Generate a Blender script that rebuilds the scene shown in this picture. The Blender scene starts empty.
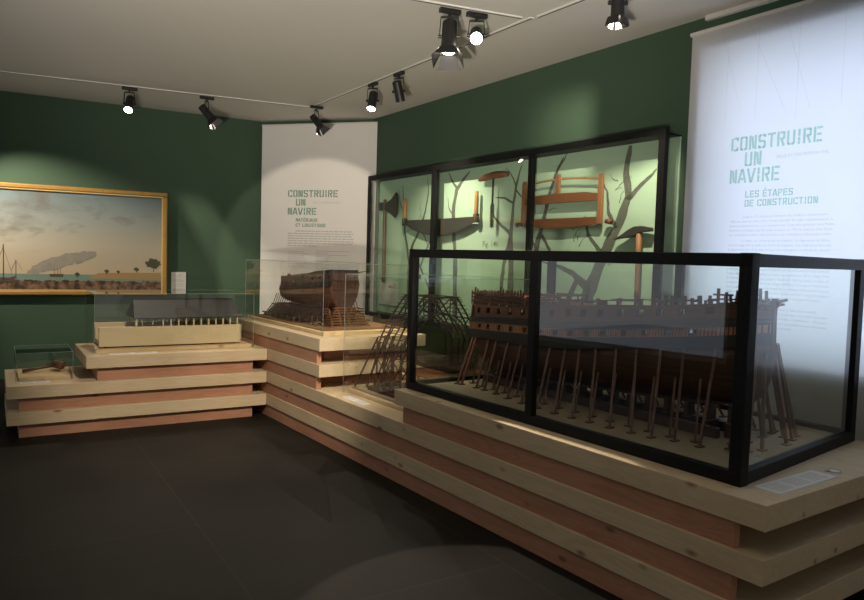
import bpy, bmesh, math, random
from mathutils import Vector, Matrix
random.seed(7)
PI = math.pi
S = bpy.context.scene
COL = S.collection

# ------------------------------------------------------------------ frames
def frame(ox, oy, ang):
    return Matrix.Translation((ox, oy, 0)) @ Matrix.Rotation(ang, 4, 'Z')
THR, THL, THB, THW = 2.1812, 3.6966, 3.6390, 2.1526
CX, CY, S3 = 1.25455, 2.57810, 4.8015
FR = frame(CX, CY, THR - PI/2)                                   # right platform: x inward, y away
FL = frame(CX + S3*math.cos(THR), CY + S3*math.sin(THR), THL - PI/2)   # left platform
FB = frame(-2.68752, 8.43170, THB - PI/2)                        # back wall
FW = frame(2.50192, 3.45060, THW - PI/2)                         # right wall
FK = frame(-2.10324, 8.76450, 1.2915)                            # corner facet, y to the left
ZC = 3.094
Z = [0, .109, .209, .318, .418, .526, .626, .735, .835]

# ------------------------------------------------------------------ mesh builder
class MB:
    def __init__(self): self.v = []; self.f = []
    def add(self, vs, fs):
        n = len(self.v); self.v += [tuple(p) for p in vs]; self.f += [tuple(i+n for i in f) for f in fs]; return self
    def box(self, x0, x1, y0, y1, z0, z1):
        if x0 > x1: x0, x1 = x1, x0
        if y0 > y1: y0, y1 = y1, y0
        if z0 > z1: z0, z1 = z1, z0
        return self.add([(x0,y0,z0),(x1,y0,z0),(x1,y1,z0),(x0,y1,z0),(x0,y0,z1),(x1,y0,z1),(x1,y1,z1),(x0,y1,z1)],
                        [(0,3,2,1),(4,5,6,7),(0,1,5,4),(1,2,6,5),(2,3,7,6),(3,0,4,7)])
    def bar(self, p, q, w, h=None, up=(0,0,1)):
        h = h or w
        p, q = Vector(p), Vector(q); d = (q-p)
        if d.length < 1e-6: return self
        d.normalize(); u = Vector(up)
        if abs(d.dot(u)) > .97: u = Vector((1,0,0))
        a = d.cross(u).normalized(); b = a.cross(d).normalized()
        vs = []
        for c in (p, q):
            for i, j in ((-1,-1),(1,-1),(1,1),(-1,1)): vs.append(c + a*(i*w/2) + b*(j*h/2))
        return self.add(vs, [(0,1,2,3),(7,6,5,4),(0,4,5,1),(1,5,6,2),(2,6,7,3),(3,7,4,0)])
    def tube(self, pts, r, n=8):
        pts = [Vector(p) for p in pts]; k = len(pts)
        rr = r if isinstance(r, (list, tuple)) else [r]*k
        vs = []; up = None
        for i, p in enumerate(pts):
            d = (pts[min(i+1,k-1)] - pts[max(i-1,0)]).normalized()
            if up is None: up = Vector((0,0,1)) if abs(d.z) < .9 else Vector((1,0,0))
            a = d.cross(up).normalized(); b = a.cross(d).normalized(); up = b
            for j in range(n):
                t = 2*PI*j/n; vs.append(p + (a*math.cos(t)+b*math.sin(t))*rr[i])
        fs = [(i*n+j, i*n+(j+1)%n, (i+1)*n+(j+1)%n, (i+1)*n+j) for i in range(k-1) for j in range(n)]
        fs += [tuple(range(n-1,-1,-1)), tuple((k-1)*n+j for j in range(n))]
        return self.add(vs, fs)
    def prism(self, poly, axis, a, b):      # poly in the two other axes (cyclic order), extruded from a to b
        def mk(p, c):
            return (c,p[0],p[1]) if axis == 0 else (p[0],c,p[1]) if axis == 1 else (p[0],p[1],c)
        n = len(poly)
        vs = [mk(p,a) for p in poly] + [mk(p,b) for p in poly]
        return self.add(vs, [tuple(range(n-1,-1,-1)), tuple(range(n,2*n))] + [(i,(i+1)%n,n+(i+1)%n,n+i) for i in range(n)])
    def build(self, name, mat, parent=None, fr=None, loc=(0,0,0), bevel=0, smooth=False, solid=0):
        """coordinates are given in the frame; loc is the thing's base point in the frame"""
        me = bpy.data.meshes.new(name)
        L = Vector(loc)
        me.from_pydata([Vector(p)-L for p in self.v], [], self.f); me.update()
        bm = bmesh.new(); bm.from_mesh(me); bmesh.ops.recalc_face_normals(bm, faces=bm.faces); bm.to_mesh(me); bm.free()
        if smooth:
            for p in me.polygons: p.use_smooth = True
        o = bpy.data.objects.new(name, me); COL.objects.link(o)
        me.materials.append(mat)
        if solid:
            m = o.modifiers.new('solid','SOLIDIFY'); m.thickness = solid; m.offset = 0
        if bevel:
            m = o.modifiers.new('bevel','BEVEL'); m.width = bevel; m.segments = 2; m.limit_method = 'ANGLE'; m.angle_limit = .7
        if parent is not None: o.parent = parent
        elif fr is not None: o.matrix_world = fr @ Matrix.Translation(L)
        return o

class Thing:
    def __init__(self, name, label, cat, fr, loc=(0,0,0), group=None):
        o = bpy.data.objects.new(name, None); COL.objects.link(o); o.empty_display_size = .1
        o.matrix_world = fr @ Matrix.Translation(loc)
        o['label'] = label; o['category'] = cat
        if group: o['group'] = group
        self.o = o; self.loc = loc
    def part(self, name, mb, mat, parent=None, label=None, **k):
        p = mb.build(name, mat, parent or self.o, None, self.loc, **k)
        if label: p['label'] = label
        return p
def tag(o, label, cat, group=None):
    o['label'] = label; o['category'] = cat
    if group: o['group'] = group
    return o
def structure(o): o['kind'] = 'structure'; return o

# ------------------------------------------------------------------ materials
def mat(name, col, rough=.6, metal=0, spec=.5):
    m = bpy.data.materials.new(name); m.use_nodes = True
    b = m.node_tree.nodes['Principled BSDF']
    b.inputs['Base Color'].default_value = (*col, 1); b.inputs['Roughness'].default_value = rough
    b.inputs['Metallic'].default_value = metal; b.inputs['Specular IOR Level'].default_value = spec
    return m
def N(m, t, **k):
    n = m.node_tree.nodes.new(t)
    for a, b in k.items(): setattr(n, a, b)
    return n
def LK(m, a, b): m.node_tree.links.new(a, b)
def wood(name, c1, c2, axis='y', scale=9, knots=True, rough=.6, stretch=.08, dark=None, bump=.1):
    """grain running along one object axis, with soft growth bands and scattered knots"""
    m = mat(name, c1, rough, 0, .3); b = m.node_tree.nodes['Principled BSDF']
    tc = N(m,'ShaderNodeTexCoord'); mp = N(m,'ShaderNodeMapping')
    sc = [scale]*3; sc['xyz'.index(axis)] = scale*stretch
    mp.inputs['Scale'].default_value = sc
    LK(m, tc.outputs['Object'], mp.inputs['Vector'])
    n1 = N(m,'ShaderNodeTexNoise'); n1.inputs['Scale'].default_value = 2.2; n1.inputs['Detail'].default_value = 6; n1.inputs['Distortion'].default_value = 1.2
    LK(m, mp.outputs[0], n1.inputs['Vector'])
    wv = N(m,'ShaderNodeMath', operation='SINE'); mu = N(m,'ShaderNodeMath', operation='MULTIPLY'); mu.inputs[1].default_value = 40
    LK(m, n1.outputs[0], mu.inputs[0]); LK(m, mu.outputs[0], wv.inputs[0])
    r = N(m,'ShaderNodeMapRange'); r.inputs[1].default_value = -1; r.inputs[2].default_value = 1; LK(m, wv.outputs[0], r.inputs[0])
    mx = N(m,'ShaderNodeMix', data_type='RGBA'); mx.inputs[6].default_value = (*c1,1); mx.inputs[7].default_value = (*c2,1)
    ma = N(m,'ShaderNodeMath', operation='MULTIPLY_ADD'); ma.inputs[1].default_value = .45
    LK(m, r.outputs[0], ma.inputs[0])
    n3 = N(m,'ShaderNodeTexNoise'); n3.inputs['Scale'].default_value = 2.5; LK(m, tc.outputs['Object'], n3.inputs['Vector'])
    m3 = N(m,'ShaderNodeMapRange'); m3.inputs[1].default_value=.35; m3.inputs[2].default_value=.7; m3.inputs[4].default_value=.5; LK(m, n3.outputs[0], m3.inputs[0]); LK(m, m3.outputs[0], ma.inputs[2])
    LK(m, ma.outputs[0], mx.inputs[0])
    out = mx.outputs[2]
    if knots:
        mp2 = N(m,'ShaderNodeMapping'); s2 = [7]*3; s2['xyz'.index(axis)] = 3.2; mp2.inputs['Scale'].default_value = s2
        LK(m, tc.outputs['Object'], mp2.inputs['Vector'])
        vo = N(m,'ShaderNodeTexVoronoi'); vo.inputs['Scale'].default_value = 1; vo.inputs['Randomness'].default_value = 1
        LK(m, mp2.outputs[0], vo.inputs['Vector'])
        rk = N(m,'ShaderNodeMapRange'); rk.inputs[1].default_value = .05; rk.inputs[2].default_value = .13; rk.inputs[3].default_value = .75; rk.inputs[4].default_value = 0
        LK(m, vo.outputs['Distance'], rk.inputs[0])
        mk = N(m,'ShaderNodeMix', data_type='RGBA'); mk.inputs[7].default_value = (*(dark or tuple(c*.35 for c in c2)),1)
        LK(m, rk.outputs[0], mk.inputs[0]); LK(m, out, mk.inputs[6]); out = mk.outputs[2]
    LK(m, out, b.inputs['Base Color'])
    if bump:
        bp = N(m,'ShaderNodeBump'); bp.inputs['Strength'].default_value = bump; bp.inputs['Distance'].default_value = .004
        LK(m, n1.outputs[0], bp.inputs['Height']); LK(m, bp.outputs[0], b.inputs['Normal'])
    return m
def mottled(name, c1, c2, scale=3, rough=.8, bump=0, spec=.3):
    m = mat(name, c1, rough, 0, spec); b = m.node_tree.nodes['Principled BSDF']
    tc = N(m,'ShaderNodeTexCoord'); n = N(m,'ShaderNodeTexNoise'); n.inputs['Scale'].default_value = scale; n.inputs['Detail'].default_value = 5
    LK(m, tc.outputs['Object'], n.inputs['Vector'])
    mx = N(m,'ShaderNodeMix', data_type='RGBA'); mx.inputs[6].default_value = (*c1,1); mx.inputs[7].default_value = (*c2,1)
    LK(m, n.outputs[0], mx.inputs[0]); LK(m, mx.outputs[2], b.inputs['Base Color'])
    if bump:
        bp = N(m,'ShaderNodeBump'); bp.inputs['Strength'].default_value = bump; bp.inputs['Distance'].default_value = .003
        LK(m, n.outputs[0], bp.inputs['Height']); LK(m, bp.outputs[0], b.inputs['Normal'])
    return m
def planked(name, c1, c2, axis, pitch, gapc, rough=.6, gap=.1):
    """narrow planks side by side: every plank its own tone, a thin dark joint between them"""
    m = mat(name, c1, rough, 0, .3); b = m.node_tree.nodes['Principled BSDF']
    tc = N(m,'ShaderNodeTexCoord'); sp = N(m,'ShaderNodeSeparateXYZ'); LK(m, tc.outputs['Object'], sp.inputs[0])
    d = N(m,'ShaderNodeMath', operation='DIVIDE'); d.inputs[1].default_value = pitch; LK(m, sp.outputs['XYZ'.index(axis.upper())], d.inputs[0])
    fl = N(m,'ShaderNodeMath', operation='FLOOR'); LK(m, d.outputs[0], fl.inputs[0])
    fr = N(m,'ShaderNodeMath', operation='FRACT'); LK(m, d.outputs[0], fr.inputs[0])
    wn = N(m,'ShaderNodeTexWhiteNoise', noise_dimensions='1D'); LK(m, fl.outputs[0], wn.inputs['W'])
    mx = N(m,'ShaderNodeMix', data_type='RGBA'); mx.inputs[6].default_value = (*c1,1); mx.inputs[7].default_value = (*c2,1); LK(m, wn.outputs['Value'], mx.inputs[0])
    lt = N(m,'ShaderNodeMath', operation='LESS_THAN'); lt.inputs[1].default_value = gap; LK(m, fr.outputs[0], lt.inputs[0])
    m2 = N(m,'ShaderNodeMix', data_type='RGBA'); m2.inputs[7].default_value = (*gapc,1); LK(m, lt.outputs[0], m2.inputs[0]); LK(m, mx.outputs[2], m2.inputs[6])
    LK(m, m2.outputs[2], b.inputs['Base Color'])
    return m
def glass(name, tint=(.97,.99,.975), refl=1.0):
    m = bpy.data.materials.new(name); m.use_nodes = True; nt = m.node_tree; nt.nodes.clear()
    o = N(m,'ShaderNodeOutputMaterial'); t = N(m,'ShaderNodeBsdfTransparent'); t.inputs[0].default_value = (*tint,1)
    g = N(m,'ShaderNodeBsdfGlossy'); g.inputs['Roughness'].default_value = .0; g.inputs['Color'].default_value = (refl,refl,refl,1)
    f = N(m,'ShaderNodeFresnel'); f.inputs['IOR'].default_value = 1.45
    ge = N(m,'ShaderNodeNewGeometry'); fm = N(m,'ShaderNodeMath', operation='MULTIPLY_ADD'); fm.inputs[1].default_value = -1; fm.inputs[2].default_value = 1; LK(m, ge.outputs['Backfacing'], fm.inputs[0])
    f2_ = N(m,'ShaderNodeMath', operation='MULTIPLY'); LK(m, f.outputs[0], f2_.inputs[0]); LK(m, fm.outputs[0], f2_.inputs[1])
    f3_ = N(m,'ShaderNodeMath', operation='MULTIPLY'); f3_.use_clamp = True; f3_.inputs[1].default_value = 1.7; LK(m, f2_.outputs[0], f3_.inputs[0])
    mx = N(m,'ShaderNodeMixShader'); LK(m, f3_.outputs[0], mx.inputs[0]); LK(m, t.outputs[0], mx.inputs[1]); LK(m, g.outputs[0], mx.inputs[2]); LK(m, mx.outputs[0], o.inputs[0])
    return m
def emit(name, col, s):
    m = bpy.data.materials.new(name); m.use_nodes = True; nt = m.node_tree; nt.nodes.clear()
    o = N(m,'ShaderNodeOutputMaterial'); e = N(m,'ShaderNodeEmission'); e.inputs[0].default_value = (*col,1); e.inputs[1].default_value = s
    LK(m, e.outputs[0], o.inputs[0]); return m

PINE   = wood('pale_pine', (.62,.50,.335), (.52,.395,.235), 'y', 8, dark=(.16,.09,.045))
PINET  = wood('pine_board', (.66,.50,.29), (.54,.37,.18), 'y', 8, dark=(.2,.11,.05))
FIR    = wood('reddish_fir', (.47,.245,.155), (.36,.17,.10), 'y', 8, dark=(.12,.05,.03))
PLY    = mottled('base_board_board', (.33,.27,.18), (.24,.19,.12), 14, .7)
GREEN  = mottled('green_wall_paint', (.050,.090,.057), (.057,.102,.063), 1.5, .75, .15)
CEIL   = mottled('white_ceiling', (.72,.69,.64), (.66,.63,.58), .8, .9, .2)
BLACKM = mat('black_steel', (.006,.006,.0065), .5, 0, .2)
BLACKP = mat('black_lamp_body', (.012,.012,.012), .45)
SKIRT  = mat('black_skirting', (.012,.013,.013), .6)
WHITEM = mat('white_track', (.72,.70,.66), .4)
GLASS  = glass('case_glass'); ACRYL = glass('acrylic', (.985,.99,.985), .9)
EDGE   = mat('polished_glass_edge', (.20,.25,.23), .3)
PAPER  = mat('white_paper', (.72,.70,.67), .8)
INK    = mat('grey_ink', (.30,.29,.28), .8)
PINK   = mat('pale_grey_ink', (.50,.48,.46), .8)
GRNINK = mat('green_ink', (.21,.33,.27), .8)
MINTIN = mat('mint_ink', (.22,.42,.35), .8)
MINT   = mottled('pale_green_panel', (.44,.60,.43), (.47,.63,.46), 2, .8)
TREEIN = mottled('etched_tree_ink', (.03,.03,.025), (.30,.32,.25), 130, .85)
_n = [n for n in TREEIN.node_tree.nodes if n.type == 'TEX_NOISE'][0]; _m = [n for n in TREEIN.node_tree.nodes if n.type == 'MIX'][0]
_r = N(TREEIN,'ShaderNodeMapRange'); _r.inputs[1].default_value = .40; _r.inputs[2].default_value = .66; LK(TREEIN,_n.outputs[0],_r.inputs[0]); LK(TREEIN,_r.outputs[0],_m.inputs[0])
GOLD   = mottled('gilded_wood', (.50,.30,.085), (.36,.20,.05), 25, .38); GOLD.node_tree.nodes['Principled BSDF'].inputs['Metallic'].default_value = .35

# ------------------------------------------------------------------ writing
def stencil(mb, text, x, y, h, w, sp, th, y0=0, gap=None):
    """stencil capitals, drawn as flat strokes in (x right, y up); returns the end x.  mb gets (0,-x,y) style boxes"""
    g = gap or th*.42
    def seg(ax, ay, bx, by):
        a = Vector((ax*w, ay*h)); b = Vector((bx*w, by*h)); d = (b-a).normalized(); p = Vector((-d.y, d.x))*th/2
        q = [a-p, b-p, b+p, a+p]
        mb.prism([(-(x+c.x), y+c.y) for c in q], 0, -.0015, .0005)
    t = th/2/h; tw = th/2/w; G = g/h; Gw = g/w
    L, Rr, B, T, M = tw, 1-tw, t, 1-t, .5
    for ch in text:
        if ch == ' ': x += w*.75; continue
        if ch == 'C': seg(L,.06,L,.94); seg(L+Gw+tw,T,.94,T); seg(L+Gw+tw,B,.94,B); seg(Rr,.72,Rr,.94); seg(Rr,.28,Rr,.06)
        elif ch == 'O' or ch == 'Q':
            seg(L,.07,L,.93); seg(Rr,.07,Rr,.93); seg(L,T,.5-Gw/2,T); seg(.5+Gw/2,T,Rr,T); seg(L,B,.5-Gw/2,B); seg(.5+Gw/2,B,Rr,B)
            if ch == 'Q': seg(.6,.22,1.02,-.05)
        elif ch == 'N': seg(L,0,L,1); seg(Rr,0,Rr,1); seg(L+2.2*tw,.92,Rr-2.2*tw,.08)
        elif ch == 'S': seg(L,T,.5-Gw/2,T); seg(.5+Gw/2,T,.96,T); seg(L,.52,L,.94); seg(L,M,Rr,M); seg(Rr,.06,Rr,.48); seg(.04,B,.5-Gw/2,B); seg(.5+Gw/2,B,Rr,B); seg(Rr,.76,Rr,.92); seg(L,.08,L,.24)
        elif ch == 'T': seg(0,T,.5-1.2*tw,T); seg(.5+1.2*tw,T,1,T); seg(.5,0,.5,1)
        elif ch == 'R': seg(L,0,L,1); seg(L+1.7*tw,T,Rr,T); seg(Rr,.5,Rr,.95); seg(L+1.7*tw,M,Rr,M); seg(.55,.44,Rr,0)
        elif ch == 'P': seg(L,0,L,1); seg(L+1.8*tw,T,Rr-tw,T); seg(Rr,.54,Rr,.92); seg(L+1.8*tw,.46,Rr-tw,.46)
        elif ch == 'U': seg(L,.06,L,1); seg(Rr,.06,Rr,1); seg(L,B,.5-Gw/2,B); seg(.5+Gw/2,B,Rr,B)
        elif ch == 'I': seg(.25,0,.25,.5-G/2); seg(.25,.5+G/2,.25,1)
        elif ch in 'EÉ':
            seg(L,0,L,1); seg(L+1.8*tw,T,1,T); seg(L+1.8*tw,M,.9,M); seg(L+1.8*tw,B,1,B)
            if ch == 'É': seg(.4,1.1,.7,1.28)
        elif ch == 'A': seg(.02,0,.45,1); seg(.98,0,.55,1); seg(.34,.28,.66,.28)
        elif ch == 'V': seg(.02,1,.46,0); seg(.98,1,.54,0)
        elif ch == 'L': seg(L,0,L,1); seg(L+1.8*tw,B,1,B)
        elif ch == 'D': seg(L,0,L,1); seg(L+1.7*tw,T,Rr,T); seg(L+1.7*tw,B,Rr,B); seg(Rr,.07,Rr,.93)
        elif ch == 'M': seg(L,0,L,1); seg(Rr,0,Rr,1); seg(.22,.92,.5,.4); seg(.78,.92,.5,.4)
        elif ch == 'X': seg(.02,0,.46,.5-G/2); seg(.98,1,.54,.5+G/2); seg(.02,1,.46,.5+G/2); seg(.98,0,.54,.5-G/2)
        elif ch == 'G': seg(L,.12,L,.88); seg(L+Gw,T,Rr,T); seg(L+Gw,B,Rr,B); seg(Rr,2*t,Rr,.5); seg(.55,M,Rr,M)
        x += (w*.5 if ch == 'I' else w) + sp
        if ch == 'I': pass
    return x
def stencil_part(th_, lines, mat_, X, parent, loc, name='title'):
    mb = MB()
    for (text, x, z, h, w, sp, st) in lines:
        sub = MB(); stencil(sub, text, x, z, h, w, sp, st)
        mb.add(sub.v, sub.f)
    mb.v = [(X+p[0], p[1], p[2]) for p in mb.v]
    return th_.part(name, mb, mat_, parent)
def text_mesh(lines, size, width=None):
    """built-in font outlines -> (verts, faces) with x right, y up; each line is (string, x, y, target width or None)"""
    V = []; F = []
    for (s, x, y, w) in lines:
        cu = bpy.data.curves.new('t','FONT'); cu.body = s; cu.size = size; cu.resolution_u = 1
        ob = bpy.data.objects.new('t', cu); COL.objects.link(ob)
        dg = bpy.context.evaluated_depsgraph_get(); dg.update()
        me = bpy.data.meshes.new_from_object(ob.evaluated_get(dg))
        if len(me.vertices):
            xs = [v.co.x for v in me.vertices]; k = (w/(max(xs)-min(xs))) if w else 1
            n = len(V); V += [(x+v.co.x*k, y+v.co.y) for v in me.vertices]
            F += [tuple(i+n for i in p.vertices) for p in me.polygons]
        bpy.data.objects.remove(ob); bpy.data.curves.remove(cu); bpy.data.meshes.remove(me)
    return V, F
def text_part(th_, lines, size, mat_, X, parent, name='text_block'):
    V, F = text_mesh(lines, size)
    mb = MB(); mb.add([(X, -x, y) for x, y in V], F)
    return th_.part(name, mb, mat_, parent)
def dashes(mb, X, x0, x1, z, h, word=(.02,.06), ragged=0, seed=0, flat=None):
    """a line too small to read in the photograph: a row of word-long marks"""
    r = random.Random(seed); x = x0; end = x1 - r.random()*ragged
    while x < end:
        w = min(r.uniform(*word), end-x)
        mb.box(X-.001, X, -(x+w), -x, z, z+h); x += w + h*.8
    return mb

# ------------------------------------------------------------------ room shell
def wallquad(name, fr, y0, y1, z0, z1, mat_, holes=None, x=0, th=.12):
    mb = MB()
    if not holes: mb.box(x, x+th, y0, y1, z0, z1)
    else:
        (a, b, c, d) = holes
        mb.box(x,x+th,y0,a,z0,z1).box(x,x+th,b,y1,z0,z1).box(x,x+th,a,b,z0,c).box(x,x+th,a,b,d,z1)
    return structure(mb.build(name, mat_, None, fr))
wallquad('wall_back', FB, -.450, 4.6, 0, ZC, GREEN)
wallquad('wall_right', FW, -3.4, 5.888, 0, ZC, GREEN, holes=(-.75, 1.43, .965, 2.86), th=.35)
wallquad('wall_corner', FK, -1.425, 0, 0, ZC, GREEN)
jog = MB()
a = FK.inverted() @ (FB @ Vector((0,-.45,0))); a = (a.x, a.y)
jog.prism([(0,0), a, (a[0]+.1, a[1]+.08), (.12,.0)], 2, 0, ZC)
structure(jog.build('wall_jog', GREEN, None, FK))
# wall on the left, out of frame: it holds the window that the case glass mirrors
wl_ = MB(); a_, b_, c_, d_2 = -4.3, -1.3, .35, 2.6
for (x0, x1, z0, z1) in ((-9,a_,0,ZC),(b_,.1,0,ZC),(a_,b_,0,c_),(a_,b_,d_2,ZC)): wl_.box(x0,x1,4.6,4.75,z0,z1)
structure(wl_.build('wall_left', GREEN, None, FB))
wl_ = MB()
for (x0, x1, z0, z1) in ((a_,a_+.07,c_,d_2),(b_-.07,b_,c_,d_2),(a_+.07,b_-.07,c_,c_+.07),(a_+.07,b_-.07,d_2-.07,d_2)): wl_.box(x0,x1,4.66,4.72,z0,z1)
structure(wl_.build('window_2', WHITEM, None, FB))
# skirting: a black band along the foot of the back wall
structure(MB().box(-.015,0,-.45,4.6,0,.10).build('baseboard_back', SKIRT, None, FB))

# floor: big dark panels with fine seams
FLOORM = mat('dark_floor_panels', (.030,.026,.022), .6, 0, .10)
b = FLOORM.node_tree.nodes['Principled BSDF']
tc = N(FLOORM,'ShaderNodeTexCoord')
br = N(FLOORM,'ShaderNodeTexBrick'); br.inputs['Scale'].default_value = 1; br.inputs['Brick Width'].default_value = 2.4; br.inputs['Row Height'].default_value = 1.2
br.inputs['Mortar Size'].default_value = .006; br.inputs['Color1'].default_value = (.015,.0135,.0115,1); br.inputs['Color2'].default_value = (.012,.0108,.009,1); br.inputs['Mortar'].default_value = (.024,.021,.018,1)
LK(FLOORM, tc.outputs['Object'], br.inputs['Vector'])
no = N(FLOORM,'ShaderNodeTexNoise'); no.inputs['Scale'].default_value = 1.3; no.inputs['Detail'].default_value = 4; LK(FLOORM, tc.outputs['Object'], no.inputs['Vector'])
mr = N(FLOORM,'ShaderNodeMapRange'); mr.inputs[1].default_value=.3; mr.inputs[2].default_value=.7; mr.inputs[3].default_value=.65; mr.inputs[4].default_value=1.35; LK(FLOORM, no.outputs[0], mr.inputs[0])
mm = N(FLOORM,'ShaderNodeMix', data_type='RGBA', blend_type='MULTIPLY'); mm.inputs[0].default_value = 1
LK(FLOORM, br.outputs[0], mm.inputs[6]); LK(FLOORM, mr.outputs[0], mm.inputs[7]); LK(FLOORM, mm.outputs[2], b.inputs['Base Color'])
structure(MB().box(-8,4.5,-9,12.5,-.1,0).build('floor', FLOORM, None, FL))
structure(MB().box(-9,4.5,-9,12.5,ZC,ZC+.1).build('ceiling', CEIL, None, FL))
# window behind the hanging panel: a deep reveal, a white frame with a mullion, bright sky outside
win = MB(); y0, y1, z0, z1 = -.75, 1.43, .965, 2.86
wf = .07
win.box(.22,.28,y0,y0+wf,z0,z1).box(.22,.28,y1-wf,y1,z0,z1).box(.22,.28,y0+wf,y1-wf,z0,z0+wf).box(.22,.28,y0+wf,y1-wf,z1-wf,z1)
w = structure(win.build('window_1', WHITEM, None, FW))
(MB().box(.24,.25,y0+wf,y1-wf,z0+wf,z1-wf).build('pane', GLASS, w))
# cornice strip above the panel
structure(MB().box(-.03,0,-3.4,1.44,ZC-.03,ZC).build('trim_1', WHITEM, None, FW))

# ------------------------------------------------------------------ platforms
def slab(th_, x0, x1, y0, y1, k, m=PINE, name='slab', across=False):
    mb = MB().box(x0,x1,y0,y1,Z[k-1],Z[k])
    return th_.part(name, mb, m, bevel=.0025)
DR = 1.42
tr = Thing('display_platform', 'long stepped platform of pine slabs along the right wall, carrying the biggest ship model', 'platform', FR, (.7,2.5,0))
YE = S3 + .93
slab(tr, 0, DR, 0, YE, 2); slab(tr, 0, DR, 0, YE, 4)
slab(tr, 0, DR, 0, 2.5933, 6)                                     # raised step under the black framed case
DH = 1.02
slab(tr, 0, DH, 3.7281, YE, 6); slab(tr, 0, DH, 3.7281, YE, 8)    # two steps under the hull model
tl_ref = [None]
def beams(th_, x0, x1, y0, y1, k):
    z0, z1 = Z[k], Z[k+1]
    mb = MB().box(x0,x1,y0,y1,z0,z1) if th_ is tl_ref[0] else MB().prism([(x0,y0),(x0+.042,y0),(x0+.042,y0+.22),(x1,y0+.22),(x1,y1),(x0,y1)],2,z0,z1)
    return th_.part('spacer_beam', mb, FIR, bevel=.002)
IN = .012
beams(tr, IN, DR-.02, .13, YE-.03, 0); beams(tr, IN, DR-.02, .13, YE-.03, 2); beams(tr, IN, DR-.02, .13, 2.5, 4)
beams(tr, IN, DH-.06, 3.80, YE-.03, 4); beams(tr, IN, DH-.06, 3.80, YE-.03, 6)
tl = Thing('display_platform', 'low stepped platform of pale pine slabs on reddish beams under the painting', 'platform', FL, (.45,1.0,0))
WL = .9102
tl_ref[0] = tl
G0 = .004
for k, e in ((2,2.0636),(4,2.0636),(6,1.5082)):
    tl.part('slab', MB().prism([(0,G0),(WL,G0+.056),(WL,e),(0,e)], 2, Z[k-1], Z[k]), PINE, bevel=.0025)
beams(tl, .05, WL-.05, .12, 1.98, 0); beams(tl, .05, WL-.05, .12, 1.98, 2); beams(tl, .05, WL-.05, .12, 1.42, 4)

# ------------------------------------------------------------------ big black framed case
def lerp(a,b,t): return a+(b-a)*t
CZ0, CZ1 = Z[6], 1.560
P = {'nf':(.115,.178), 'ff':(.085,2.590), 'nb':(1.375,.318), 'fb':(1.385,2.575)}   # near/far, front/back corners
bc = Thing('display_case', 'large glazed display case with thick black frame holding the biggest ship model', 'display case', FR, (.7,1.4,CZ0))
pw = .052
def post(c, w=pw, dx=0, dy=0):
    x, y = c; return MB().box(x, x+w*dx, y, y+w*dy, CZ0, CZ1)
bc.part('corner_post', post(P['nf'], .055, 1, 1), BLACKM, bevel=.002)
bc.part('corner_post', post(P['ff'], .050, 1, -1), BLACKM, bevel=.002)
bc.part('corner_post', post(P['nb'], .05, -1, 1), BLACKM, bevel=.002)
bc.part('corner_post', post(P['fb'], .05, -1, -1), BLACKM, bevel=.002)
def railbox(a, b, za, zb, w=.05, side=1):
    """a rail from corner a to corner b (outer line), thickness inward"""
    a, b = Vector((*a,0)), Vector((*b,0)); d = (b-a).normalized(); n = Vector((-d.y, d.x, 0))*side*w
    q = [a, b, b+n, a+n]
    return MB().prism([(p.x,p.y) for p in q], 2, za, zb)
for (a, b, sd) in (('nf','ff',-1),('nb','fb',1),('nf','nb',1),('ff','fb',-1)):
    A, Bq = P[a], P[b]
    bc.part('bottom_rail', railbox(A, Bq, CZ0, CZ0+.052, .045, sd), BLACKM, bevel=.002)
    bc.part('top_rail', railbox(A, Bq, CZ1-.055, CZ1-.002, .045, sd), BLACKM, bevel=.002)
ym = 1.405
xm = lerp(P['nf'][0], P['ff'][0], (ym-P['nf'][1])/(P['ff'][1]-P['nf'][1]))
bc.part('mullion', MB().box(xm, xm+.04, ym-.025, ym+.025, CZ0+.05, CZ1-.055), BLACKM, bevel=.002)
bc.part('mullion', MB().box(1.34, 1.38, ym-.025, ym+.025, CZ0+.05, CZ1-.055), BLACKM, bevel=.002)
def pane(a, b, z0=CZ0+.052, z1=CZ1-.055, off=.02, sd=1):
    a, b = Vector((*a,0)), Vector((*b,0)); d = (b-a).normalized(); n = Vector((-d.y, d.x, 0))*sd
    a += n*off; b += n*off
    q = [a, b, b+n*.006, a+n*.006]
    return MB().prism([(p.x,p.y) for p in q], 2, z0, z1)
bc.part('glass_pane', pane((P['nf'][0],P['nf'][1]+.055),(xm,ym-.025),sd=-1), GLASS)
bc.part('glass_pane', pane((xm,ym+.025),(P['ff'][0],P['ff'][1]-.05),sd=-1), GLASS)
bc.part('glass_pane', pane(P['nf'],P['nb']), GLASS)
bc.part('glass_pane', pane(P['ff'],P['fb'],sd=-1), GLASS)
bc.part('glass_pane', pane(P['nb'],P['fb'],sd=1), GLASS)
q = [(.175,.265),(.150,2.50),(1.32,2.50),(1.31,.39)]
bc.part('base_board', MB().prism(q, 2, CZ0+.001, CZ0+.034), PLY, label='grey-brown base board inside the case', bevel=.002)

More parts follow.
